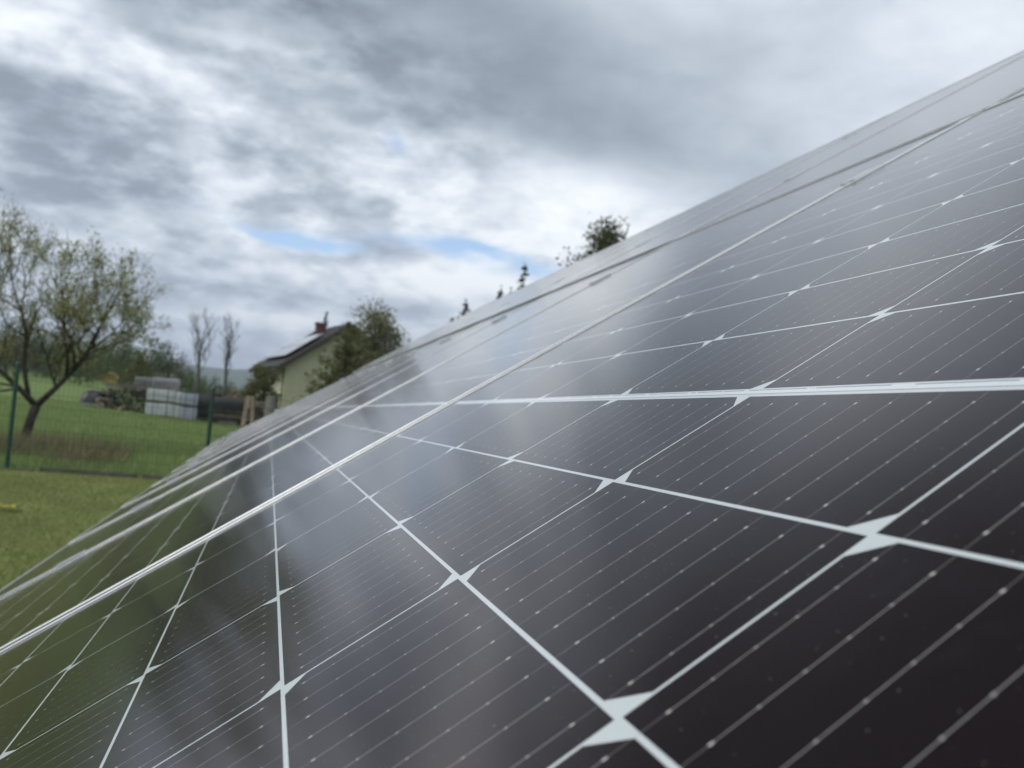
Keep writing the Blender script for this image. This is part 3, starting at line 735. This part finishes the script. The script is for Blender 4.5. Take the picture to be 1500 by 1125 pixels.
def board_stack(name, label, cat, azd, dist, w_, h_, d_, mats, seed, bh=0.05, gap=0.03, rz=0.0, group=None, dz=0.0, tarp=False, loose=0.06):
    rg = random.Random(seed); p, r_ = frame_at(azd, dist, rz); p.z += dz
    root = empty(name, p, r_, label, cat, group)
    b_ = MB(); z_ = 0.08; lay = 0
    for xx in (-w_ * .38, 0, w_ * .38): b_.box((xx - .05, -d_ / 2, 0), (xx + .05, d_ / 2, .08), 0)
    while z_ < h_:
        th = bh * rg.uniform(.8, 1.25); x_ = -d_ / 2
        while x_ < d_ / 2 - .05:
            bw_ = rg.uniform(.10, .2); e0, e1 = rg.uniform(-loose, loose), rg.uniform(-loose, loose)
            b_.box((-w_ / 2 + e0, x_, z_), (w_ / 2 + e1, min(x_ + bw_ - .012, d_ / 2), z_ + th), rg.randrange(len(mats)))
            x_ += bw_
        z_ += th + gap * rg.uniform(.5, 1.4); lay += 1
        if lay % 3 == 0:
            for xx in (-w_ * .4, 0, w_ * .4): b_.box((xx - .03, -d_ / 2, z_ - gap * .9), (xx + .03, d_ / 2, z_ + .012), 0)
            z_ += .015
    b_.build('boards', mats, root)
    if tarp:
        t_ = MB(); nx_, ny_ = 16, 8; vv = []
        for i in range(nx_ + 1):
            for j in range(ny_ + 1):
                u_ = -w_ / 2 - .06 + (w_ + .12) * i / nx_; s_ = (j / ny_) * 2 - 1
                if s_ < -.45: y_ = -d_ / 2 - .05; zz = h_ + .04 + (s_ + .45) * h_ * tarp * 1.5
                elif s_ > .45: y_ = d_ / 2 + .05; zz = h_ + .04 - (s_ - .45) * h_ * tarp * 1.5
                else: y_ = s_ / .45 * d_ / 2; zz = h_ + .06
                vv.append((u_, y_ + .03 * mnoise.noise(Vector((u_ * 3, zz * 3, seed))), zz + .035 * mnoise.noise(Vector((u_ * 4, y_ * 4, seed + 9)))))
        t_.add(vv, [(i * (ny_ + 1) + j, i * (ny_ + 1) + j + 1, (i + 1) * (ny_ + 1) + j + 1, (i + 1) * (ny_ + 1) + j) for i in range(nx_) for j in range(ny_)])
        t_.build('tarpaulin', M_TARP, root, smooth=True)
    return root
def log_pile(name, label, azd, dist, w_, h_, L_, seed, m, r0=.07, dz=0.0, heap=True, endm=None, cat='log pile', jit=0.05):
    rg = random.Random(seed); p, r_ = frame_at(azd, dist); p.z += dz
    root = empty(name, p, r_, label, cat); b_ = MB(); z_ = r0; lay = 0
    nmax = int(w_ / (2 * r0))
    while z_ < h_:
        n_ = nmax - (lay if heap else 0)
        n_ = max(1, n_)
        for i in range(n_):
            x_ = (i - (n_ - 1) / 2) * 2 * r0 + rg.gauss(0, jit * .2); rr = r0 * rg.uniform(.7, 1.1); y0 = rg.uniform(-jit, jit) - L_ / 2
            b_.tube([(x_, y0, z_), (x_ + rg.gauss(0, jit * .5), y0 + L_, z_ + rg.gauss(0, jit * .2))], rr, 8, rg.randrange(len(m)))
        z_ += 1.72 * r0; lay += 1
        if heap and nmax - lay < 1: break
    b_.build('logs', m, root, smooth=False); return root
def wrapped(label, azd, dz, w_, h_, m, seed, group='wrapped pallet loads', dist=DST - .6):
    """pallet load of bricks in stretch wrap"""
    rg = random.Random(seed); p, r_ = frame_at(azd, dist); p.z += dz - .03
    root = empty('pallet_load', p, r_, label, 'pallet', group)
    q = MB(); d_ = 1.0
    for yy in (-.42, 0, .42): q.box((-w_ / 2, d_ * yy - .05, 0), (w_ / 2, d_ * yy + .05, .07))
    for k_ in range(4): q.box((-w_ / 2 + k_ * w_ / 4 + .01, -d_ / 2, .0705), (-w_ / 2 + (k_ + 1) * w_ / 4 - .01, d_ / 2, .09))
    q.build('pallet', TS[0], root)
    q = MB(); nx_, nz = 10, 6; rows = []
    bm = bmesh.new(); bmesh.ops.create_cube(bm, size=1.0)
    bmesh.ops.subdivide_edges(bm, edges=bm.edges[:], cuts=7, use_grid_fill=True)
    for v in bm.verts:
        c = v.co
        v.co = Vector((c.x * (w_ - .02), c.y * (d_ - .02), (c.z + .5) * (h_ - .12) + .092))
        k_ = .012 * mnoise.noise(Vector((c.x * 9 + seed, c.y * 9, c.z * 7))) + (.006 if int((c.z + .5) * 3.99) % 2 else -.004)
        v.co += Vector((c.x, c.y, 0)) * 2 * k_
    me = bpy.data.meshes.new('wrapped_bricks'); bm.to_mesh(me); bm.free(); me.materials.append(m)
    o = bpy.data.objects.new('wrapped_bricks', me); link(o, root)
    bv = o.modifiers.new('bevel', 'BEVEL'); bv.width = .03; bv.segments = 2; bv.limit_method = 'ANGLE'
    q = MB()
    for xx in (-w_ * .25, w_ * .25):
        for yy in (-d_ / 2 - .004,): q.box((xx - .01, yy - .004, .09), (xx + .01, yy, h_ - .03))
    q.build('strap', M_BLACK, root); return root

# left end: tarp-covered heap and rubble of offcuts
rg = random.Random(8)
p, r_ = frame_at(-10.85, 38.6); root = empty('covered_heap', p, r_, 'low heap under a black tarp at the left end of the timber row', 'heap')
t_ = MB(); vv = []; n_ = 20
for i in range(n_ + 1):
    for j in range(n_ + 1):
        u_, v_ = i / n_ * 2 - 1, j / n_ * 2 - 1
        e_ = max(0, 1 - (abs(u_) ** 3.2) * .98) ** .5 * max(0, 1 - (abs(v_) ** 3.2) * .98) ** .5
        vv.append((u_ * .55, v_ * .7, e_ * .72 + .06 * mnoise.noise(Vector((u_ * 3, v_ * 3, 2))) - .03))
t_.add(vv, [(i * (n_ + 1) + j, (i + 1) * (n_ + 1) + j, (i + 1) * (n_ + 1) + j + 1, i * (n_ + 1) + j + 1) for i in range(n_) for j in range(n_)])
t_.build('tarpaulin', M_TARP, root, smooth=True)
q = MB()
for i in range(6): q.tube([(rg.uniform(-.5, .5), rg.uniform(-.9, -.6), .05), (rg.uniform(-.5, .5), rg.uniform(-.9, -.6), .07)], .05, 7)
q.build('weight_stones', TS[3], root)
p, r_ = frame_at(-10.05, 38.2); root = empty('offcut_heap', p, r_, 'heap of brown offcuts and broken boards beside the tarp-covered heap', 'heap')
q = MB()
for i in range(70):
    x_, y_ = rg.gauss(0, .26), rg.gauss(0, .3); z_ = max(.03, .85 * math.exp(-(x_ * x_ + y_ * y_) / .16) * rg.uniform(.3, 1))
    M_ = Matrix.Translation((x_, y_, z_)) @ Euler((rg.gauss(0, .5), rg.gauss(0, .5), rg.uniform(0, 6.3))).to_matrix().to_4x4()
    q.box((-rg.uniform(.12, .4), -.05, -.02), (rg.uniform(.12, .4), .05, .02), rg.randrange(4), M_)
q.build('boards', [TS[0], TS[1], TS[2], TS[3]], root)
log_pile('firewood_stack', 'dark stack of split firewood between the offcut heap and the white pallets', -8.55, 38.3, 2.15, .92, .9, 21, [TS[2], TS[2], TS[2], TS[0]], .055, 0, False)
board_stack('plank_pile', 'pale loose planks lying on top of the dark firewood stack', 'plank pile', -8.35, 38.3, 2.3, .2, .8, [TS[1], TS[3], TS[0]], 3, .035, .02, .02, dz=.96, loose=.25)
wrapped('upper white wrapped pallet load left in the block of pallets', -6.95, .62, 1.12, .60, M_WRAP, 1)
wrapped('lower white wrapped pallet load left, standing on the grass', -6.95, 0, 1.12, .62, M_WRAP, 2)
wrapped('narrow white wrapped pallet load, upper one in the middle of the block', -5.93, .62, .46, .60, M_WRAP, 3)
wrapped('narrow white wrapped pallet load, lower one in the middle of the block', -5.93, 0, .46, .62, M_WRAP, 4)
wrapped('pale lavender wrapped pallet load on top at the right of the block', -5.15, .62, .66, .60, M_LAV, 5)
wrapped('pale lavender wrapped pallet load at the bottom right of the block', -5.15, 0, .66, .62, M_LAV, 6)
board_stack('tarp_stack', 'plank stack half hidden by a black tarp right of the white pallets', 'plank stack', -4.05, 38.2, 1.0, 1.22, 1.1, [TS[2], TS[0]], 5, .05, .05, tarp=.9)
board_stack('timber_stack', 'dark airy timber stack with black gaps behind the second fence post', 'timber stack', -2.7, 38.0, 1.35, 1.22, 1.1, [TS[2], TS[2], TS[0]], 6, .05, .02, tarp=.55)
board_stack('dark_stack', 'long dark stack of old boards in the back, left of the leaning planks', 'board stack', -1.35, 39.6, 2.3, 1.15, 1.0, [TS[2], TS[2], TS[0]], 17, .05, .018, loose=.12)
board_stack('sheeted_stack', 'board stack under a crumpled black sheet behind the lavender pallets', 'board stack', -4.3, 39.6, 1.9, 1.1, 1.0, [TS[2], TS[0]], 18, .05, .02, tarp=.8)
log_pile('log_heap', 'round heap of brown logs lying on top of the dark timber stack', -2.4, 38.0, .62, .5, .7, 9, [TS[4], TS[0]], .075, 1.28)
board_stack('scrap_boards', 'small pile of light boards on the grass before the dark timber stack', 'boards', -2.6, 36.8, .7, .16, .4, [TS[3], TS[0]], 12, .04, .03, .1)
# the two sawhorses / leaning planks
def leaning(label, azd, spread_, h_, wid, seed, m, cat='planks'):
    p, r_ = frame_at(azd, 36.4); root = empty('leaning_planks', p, r_, label, cat, 'pale planks standing upright before the stacks')
    for s_ in (-1, 1):
        q = MB(); M_ = Matrix.Translation((s_ * spread_, 0, -.05)) @ Euler((R(-4), R(-s_ * math.degrees(math.atan2(spread_ * .55, h_))), 0)).to_matrix().to_4x4()
        q.box((-wid / 2, -.025 + s_ * .03, 0), (wid / 2, .025 + s_ * .03, h_), 0, M_); q.build('plank', m, root)
    q = MB(); q.box((-spread_ * .7, -.09, h_ * .62), (spread_ * .7, -.06, h_ * .62 + .1)); q.build('cross_board', m, root)
leaning('two pale planks leaning together like an inverted V before the timber stack', -1.35, .2, 1.5, .17, 1, TS[1])
leaning('two broad grey planks standing close side by side, right of the inverted V', .0, .13, 1.62, .26, 2, TS[3])
board_stack('lath_stack', 'airy stack of thin brown laths at the right end of the timber row', 'lath stack', 1.15, 37.5, 2.2, 1.0, 1.0, [TS[0], TS[1], TS[2], TS[2]], 15, .035, .055, loose=.2, dz=.1)
board_stack('slanted_boards', 'slanting pale boards on top of the stack between the upright planks', 'boards', -.75, 37.8, 1.2, 1.3, 1.0, [TS[2], TS[0], TS[1]], 16, .05, .05, loose=.15)
# objects on and behind the row
def crate(label, azd, dist, dz, w_, h_, d_, m, rounded, seed):
    p, r_ = frame_at(azd, dist); p.z += dz; root = empty('wire_crate', p, r_, label, 'crate', 'grey crates on the woodpile')
    q = MB(); n_ = 7
    for i in range(n_ + 1):
        x_ = -w_ / 2 + w_ * i / n_
        for y_ in (-d_ / 2, d_ / 2): q.tube([(x_, y_, .1), (x_, y_, h_ - (.03 if rounded else 0))], .014, 5)
    for k_ in range(5):
        z_ = .1 + (h_ - .12) * k_ / 4
        q.tube([(-w_ / 2, -d_ / 2, z_), (w_ / 2, -d_ / 2, z_), (w_ / 2, d_ / 2, z_), (-w_ / 2, d_ / 2, z_), (-w_ / 2, -d_ / 2, z_)], .014, 5)
    q.build('cage', M_STEEL, root)
    q = MB(); q.box((-w_ / 2 + .03, -d_ / 2 + .03, .1), (w_ / 2 - .03, d_ / 2 - .03, h_ - .05)); q.build('tank', m, root, bevel=.07 if rounded else .03)
    q = MB(); q.box((-w_ / 2, -d_ / 2, 0), (w_ / 2, d_ / 2, .095)); q.build('pallet', TS[0], root)
M_TANK = simple('dull_plastic_tank', (0.11, 0.105, 0.095), 0.5, 0, .25, 4); M_TANK2 = simple('translucent_tank', (0.24, 0.235, 0.22), 0.45, 0, .15, 4)
crate('grey-brown boxy crate behind the planks, left of the pale cage', -7.85, 40.4, .95, 1.0, .62, 1.0, M_TANK, False, 1)
crate('pale rounded tank in a wire cage above the white pallets', -6.7, 40.3, .98, 1.1, .72, 1.0, M_TANK2, True, 2)
log_pile('pole_bundle', 'thin bundle of pale poles lying across the tops of the dark stacks', -3.6, 38.4, .5, .22, 1.6, 31, [TS[1], TS[3]], .035, 1.32, cat='poles')

# ------------------------------------------------------------------ the house
M_REND = simple('cream_render', (0.405, 0.395, 0.275), 0.9, 0, .06, 3, .15, 60)
M_ROOF = simple('dark_roof_tile', (0.045, 0.042, 0.043), 0.7, 0, .3, 3, .6, 8)
M_ROOFP = simple('pale_metal_sheet', (0.5, 0.51, 0.54), 0.25, 0.6, .08, 2)
M_BRICK = simple('red_brick', (0.105, 0.055, 0.045), 0.9, 0, .3, 14, .5, 30)
M_WIN = simple('window_glass', (0.03, 0.035, 0.04), 0.08, 0, .1, 2); M_TRIM = simple('dark_brown_wood', (0.045, 0.032, 0.025), 0.7, 0, .2, 6)
M_PALE = simple('pale_window_frame', (0.6, 0.6, 0.56), 0.6, 0, .06, 6)
def house():
    D_ = 62.0; c = on(.82, D_); c.z = min(c.z, .2)
    rot_ = -R(.82) + R(14)
    root = empty('gabled_house', c, rot_, 'cream gabled house with dark roof, pale roof panels and brick chimney', 'house')
    gw, dp, eh, rh = 9.4, 9.0, 4.55, 8.0   # origin at the front left corner; x along the gable, y backwards
    q = MB(); v = [(0, 0, -.8), (gw, 0, -.8), (gw, 0, eh), (gw / 2, 0, rh), (0, 0, eh), (0, dp, -.8), (gw, dp, -.8), (gw, dp, eh), (gw / 2, dp, rh), (0, dp, eh)]
    q.add(v, [(0, 1, 2, 3, 4), (9, 8, 7, 6, 5), (1, 6, 7, 2), (0, 4, 9, 5), (0, 5, 6, 1)]); q.build('wall', M_REND, root)
    sl = math.atan2(rh - eh, gw / 2); oh, og, th = .75, .6, .22
    def slope(x, y, z):  # x along slope from eave outwards-negative .. ridge
        return Vector((-oh * math.cos(sl) + x * math.cos(sl), y, eh - oh * math.sin(sl) + x * math.sin(sl))) + Vector((-math.sin(sl), 0, math.cos(sl))) * z
    L_ = (gw / 2) / math.cos(sl) + oh
    roof = None
    for s_ in (0, 1):
        q = MB(); n_ = 14; vv = []; cr = [(x_, z_) for x_ in (0, L_) for z_ in (.02, .02 + th)]
        for (x_, z_) in cr:
            for y_ in (-og, dp + og):
                p_ = slope(x_, y_, z_); vv.append(p_ if not s_ else Vector((gw - p_.x, p_.y, p_.z)))
        q.add(vv, [(0, 1, 3, 2), (4, 6, 7, 5), (0, 2, 6, 4), (1, 5, 7, 3), (2, 3, 7, 6), (0, 4, 5, 1)])
        for k_ in range(n_):
            x_ = L_ * (k_ + 1) / n_ - .02; vv = []
            for (a_, b_) in ((x_ - .05, .02 + th), (x_ + .01, .02 + th), (x_ + .01, .07 + th), (x_ - .05, .045 + th)):
                for y_ in (-og, dp + og):
                    p_ = slope(a_, y_, b_ + .003); vv.append(p_ if not s_ else Vector((gw - p_.x, p_.y, p_.z)))
            q.add(vv, [(2, 3, 5, 4), (4, 5, 7, 6), (6, 7, 1, 0), (0, 2, 4, 6), (1, 7, 5, 3)])
        o = q.build('roof', M_ROOF, root)
        if not s_: roof = o
    for k_ in range(2):
        q = MB(); vv = []
        x0_, x1_ = 1.15 + k_ * 1.75, 2.82 + k_ * 1.75
        for z_ in (.30 + th, .34 + th):
            for (x_, y_) in ((x0_, .4), (x1_, .4), (x1_, dp - 1.0), (x0_, dp - 1.0)): vv.append(slope(x_, y_, z_))
        q.add(vv, [(0, 3, 2, 1), (4, 5, 6, 7), (0, 1, 5, 4), (1, 2, 6, 5), (2, 3, 7, 6), (3, 0, 4, 7)]); q.build('roof_panel', M_ROOFP, roof)
    q = MB(); cx, cy = 3.3, 3.2; q.box((cx - .35, cy - .35, 6.2), (cx + .35, cy + .35, 8.2)); q.box((cx - .42, cy - .42, 8.202), (cx + .42, cy + .42, 8.32)); q.build('chimney', M_BRICK, roof)
    for s_ in (0, 1):                                     # barge boards along the gable
        q = MB(); vv = []
        for (x_, z_) in ((-.02, -.1), (L_ - .05, -.1), (L_ - .05, .2), (-.02, .2)):
            for y_ in (-og - .05, -og - .006):
                p_ = slope(x_, y_, z_); vv.append(p_ if not s_ else Vector((gw - p_.x, p_.y, p_.z)))
        q.add(vv, [(0, 2, 4, 6), (1, 7, 5, 3), (0, 1, 3, 2), (2, 3, 5, 4), (4, 5, 7, 6), (6, 7, 1, 0)]); q.build('barge_board', M_TRIM, root)
    q = MB(); q.tube([slope(-.06, -og, .0), slope(-.06, dp + og, .0)], .07, 8); q.build('gutter', M_TRIM, root)
    q = MB(); q.tube([(-.12, .1, eh - .5), (-.12, .1, -.5)], .05, 8); q.build('downpipe', M_TRIM, root)
    # openings on the left side wall: door with pale frame, dark windows
    def opening(y0, y1, z0, z1, nm):
        f_ = MB()
        for (a_, b_, c_, d_) in ((y0 - .09, y0, z0 - .09, z1 + .09), (y1, y1 + .09, z0 - .09, z1 + .09), (y0, y1, z0 - .09, z0), (y0, y1, z1, z1 + .09)): f_.box((-.06, a_, c_), (-.002, b_, d_))
        fo = f_.build(nm, M_PALE, root); g_ = MB(); g_.box((-.03, y0, z0), (-.004, y1, z1)); g_.build('pane', M_WIN, fo)
        s_ = MB(); s_.box((-.16, y0 - .12, z0 - .14), (-.003, y1 + .12, z0 - .092)); s_.build('sill', M_PALE, fo)
    opening(1.1, 2.3, 1.0, 2.3, 'window'); opening(4.6, 5.9, 1.0, 2.3, 'window'); opening(2.9, 3.9, 2.9, 3.9, 'window')
    q = MB(); q.box((-.05, 6.6, -.3), (-.002, 7.6, 2.1)); d_ = q.build('door', M_TRIM, root); q = MB(); q.box((-.1, 6.68, .9), (-.05, 6.74, 1.05)); q.build('handle', M_STEEL, d_)
    return root
house()

# ------------------------------------------------------------------ garden trees by the house
conifer('juniper_tree', 'dense dark olive evergreen standing right before the cream gable', on(4.9, 45.0), 6.3, 5.4, 41, None, 'evergreen', .02, L_OLIVE, -.35, 1.9)
broad_tree('garden_tree', 'round-crowned grey-green tree with sky gaps right of the olive evergreen', 'tree', on(6.95, 47.0), 7.6, 4.7, L_GREY, 43, .17, 2.9, .17, base=.12, clump=1.5)
broad_tree('round_bush', 'dark round evergreen bush before the left wall of the house', 'bush', on(-.75, 47.0), 3.3, 2.2, L_OLIVE, 44, .15, 2.6, .08, base=.05, clump=1.1)
broad_tree('yew_bush', 'small dark bush behind the left crates on the woodpile', 'bush', on(-8.4, 60.0), 3.1, 1.9, L_OLIVE, 45, .14, 1.3, .08, base=.05)
conifer('spruce_tree', 'thin spruce tip rising just behind the brick chimney', on(3.25, 78.0), 10.9, 3.0, 46, None)
# bare poplars
def bare_tree(label, azd, dist, h_, seed, wide):
    rg = random.Random(seed); root = empty('bare_tree', on(azd, dist), 0, label, 'tree', 'leafless trees beyond the pallets')
    wd = MB(); tips = []
    pts = [Vector((0, 0, -.4)), Vector((.05, 0, h_ * .3)), Vector((-.05, 0, h_ * .55)), Vector((.1, 0, h_ * .72))]
    wd.tube(pts, [.17, .13, .1, .06], 7)
    for i in range(11):
        f = .36 + .36 * i / 10; p = Vector((0, 0, h_ * f)); a_ = i * 2.4
        nd = Vector((math.cos(a_) * wide, math.sin(a_) * wide, 1.0)).normalized()
        grow(wd, p, nd, h_ * .15, .035, 2, rg, tips, up=.5, wig=.25, kids=(2, 3), shrink=.75)
    wd.build('trunk', BARK_G, root, smooth=True); br = MB()
    for p, d_ in tips:
        if rg.random() < .5 and d_ <= 1: br.tube([p, p + Vector((rg.gauss(0, .15), rg.gauss(0, .15), rg.uniform(.1, .4)))], [.008, .004], 3, cap=False)
    br.build('twigs', BARK_G, root)
bare_tree('leafless tree with wide fan of grey branches, left of its slimmer neighbour', -4.8, 62, 7.3, 51, .8)
bare_tree('slim leafless tree with upright grey branches, right of the wider bare tree', -3.05, 64, 7.4, 52, .35)

# trees standing behind the array on the right
TB = 'trees rising behind the top edge of the panels'
conifer('spruce_tree', 'dark spruce tip above the panels, tallest of the spruces left of the leafy tree', on(17.15, 46), 10.7, 6.0, 61, TB)
conifer('spruce_tree', 'dark spruce tip poking above the panels nearest the house', on(13.05, 46), 8.3, 4.6, 62, TB)
conifer('spruce_tree', 'thin low spruce tip just left of the nearest-to-house spruce', on(12.2, 48), 7.4, 3.6, 63, TB)
conifer('spruce_tree', 'thin paired spruce tip, left one of the pair beside the tallest spruce', on(15.55, 47), 9.5, 3.6, 64, TB)
conifer('spruce_tree', 'thin paired spruce tip, right one of the pair beside the tallest spruce', on(16.25, 47.5), 9.5, 3.2, 65, TB)
broad_tree('leafy_tree', 'leafy green tree crown above the panels, farthest to the right of the trees', 'tree', on(22.95, 40), 12.3, 4.2, L_MID, 66, .2, 2.4, .2, TB, base=.2, clump=1.6, spread=.17)

# ------------------------------------------------------------------ wooded slope on the left: prototypes, then copies
L_F1 = leafmat('slope_leaf_fresh', [(0.075, 0.11, 0.032), (0.12, 0.16, 0.05), (0.095, 0.135, 0.04)], .7, .25)
L_F2 = leafmat('slope_leaf_dark', [(0.042, 0.065, 0.026), (0.07, 0.10, 0.038)], .7, .2)
L_F3 = leafmat('slope_leaf_brown', [(0.07, 0.065, 0.035), (0.10, 0.09, 0.05)], .7, .2)
GS = 'trees on the wooded slope'
LAB = ['fresh green broadleaf tree in the wooded slope behind the timber row', 'dark green tree in the wooded slope behind the timber row', 'brownish budding tree in the wooded slope behind the timber row']
protos = [broad_tree('slope_tree', LAB[0], 'tree', (0, 0, 0), 7.5, 6.0, L_F1, 71, .32, .55, .16, GS, base=.12, clump=1.2),
          broad_tree('slope_tree', LAB[1], 'tree', (0, 0, 0), 8.0, 5.0, L_F2, 72, .32, .55, .16, GS, base=.1, clump=1.2),
          broad_tree('slope_tree', LAB[2], 'tree', (0, 0, 0), 7.0, 5.6, L_F3, 73, .26, .4, .15, GS, base=.15, clump=1.1)]
rg = random.Random(77); used = [False] * 3
spots = []
for i in range(64):
    a_ = -18.5 + 19.5 * (i + rg.uniform(-.5, .5)) / 64; d_ = rg.uniform(112, 175) if i % 2 else rg.uniform(165, 240)
    spots.append((a_, d_, 1.0 if a_ < -5.5 else .5))
for i in range(14): spots.append((-5.2 + 6.0 * i / 13 + rg.uniform(-.2, .2), rg.uniform(82, 105), .42))
for i in range(9): spots.append((-18.0 + 6.0 * i / 8 + rg.uniform(-.3, .3), rg.uniform(92, 112), .62))
for i in range(12): spots.append((6 + 22 * i / 11, rg.uniform(110, 170), .8))
for (a_, d_, sc) in spots:
    k_ = rg.choice((0, 0, 1, 1, 2))
    o = protos[k_] if not used[k_] else copy_tree(protos[k_]); used[k_] = True
    o.location = on(a_, d_, -.2); o.rotation_euler = (0, 0, rg.uniform(0, 6.28)); s_ = sc * rg.uniform(.75, 1.2)
    o.scale = (s_ * rg.uniform(.9, 1.2), s_ * rg.uniform(.9, 1.2), s_)
# small far houses at the foot of the slope
M_RR = simple('weathered_red_tile', (0.20, 0.11, 0.085), .85, 0, .2, 3); M_YEL = simple('ochre_render', (0.42, 0.32, 0.12), .9, 0, .1, 2); M_GRH = simple('grey_render', (0.26, 0.25, 0.24), .9, 0, .1, 2)
def cottage(label, azd, dist, w_, d_, eh, rh, m, mr, rz):
    p, r_ = frame_at(azd, dist, rz); root = empty('cottage', p, r_, label, 'house'); q = MB()
    q.add([(-w_ / 2, -d_ / 2, -1), (w_ / 2, -d_ / 2, -1), (w_ / 2, d_ / 2, -1), (-w_ / 2, d_ / 2, -1), (-w_ / 2, -d_ / 2, eh), (w_ / 2, -d_ / 2, eh), (w_ / 2, d_ / 2, eh), (-w_ / 2, d_ / 2, eh), (-w_ / 2, 0, rh), (w_ / 2, 0, rh)],
          [(0, 1, 5, 4), (2, 3, 7, 6), (1, 2, 6, 9, 5), (3, 0, 4, 8, 7), (0, 3, 2, 1)]); q.build('wall', m, root)
    q = MB(); o_ = .4; sl = (rh - eh) / (d_ / 2)
    for s_ in (-1, 1):
        q.add([(-w_ / 2 - o_, s_ * (d_ / 2 + o_), eh - sl * o_ + .03), (w_ / 2 + o_, s_ * (d_ / 2 + o_), eh - sl * o_ + .03), (w_ / 2 + o_, 0, rh + .03), (-w_ / 2 - o_, 0, rh + .03),
               (-w_ / 2 - o_, s_ * (d_ / 2 + o_), eh - sl * o_ + .18), (w_ / 2 + o_, s_ * (d_ / 2 + o_), eh - sl * o_ + .18), (w_ / 2 + o_, 0, rh + .18), (-w_ / 2 - o_, 0, rh + .18)],
              [(0, 1, 2, 3), (7, 6, 5, 4), (0, 4, 5, 1), (1, 5, 6, 2), (3, 7, 4, 0)])
    q.build('roof', mr, root)
    for x_ in (-w_ * .25, w_ * .22):
        q = MB(); q.box((x_ - .5, -d_ / 2 - .06, 1.0), (x_ + .5, -d_ / 2 - .003, 2.2)); q.build('window', M_WIN, root)
cottage('small far cottage with pale wall seen through the trees at the field edge', -11.6, 190, 5, 4, 2.4, 4.2, M_GRH, M_RR, .3)
cottage('small ochre shed with low gable just above the left end of the timber row', -9.95, 125, 1.7, 2.2, .9, 1.5, M_YEL, M_YEL, 1.3)
cottage('grey barn roof among trees behind the pale cage', -7.35, 165, 5, 4, 1.8, 3.4, M_GRH, TS[3], .15)

# ------------------------------------------------------------------ valley air
hz = MB(); hz.box((-9500, -9500, -60), (9500, 9500, 330)); me = hz.mesh('haze')
m = bpy.data.materials.new('valley_haze'); m.use_nodes = True; t = NT(m.node_tree); o_ = t.n('ShaderNodeOutputMaterial')
pv = t.n('ShaderNodeVolumePrincipled'); pv.inputs['Color'].default_value = (0.78, 0.87, 1.0, 1); pv.inputs['Density'].default_value = 2.2e-4
t.link(pv.outputs[0], o_.inputs['Volume']); me.materials.append(m)
haze = bpy.data.objects.new('haze', me); link(haze); tag(haze, kind='stuff')
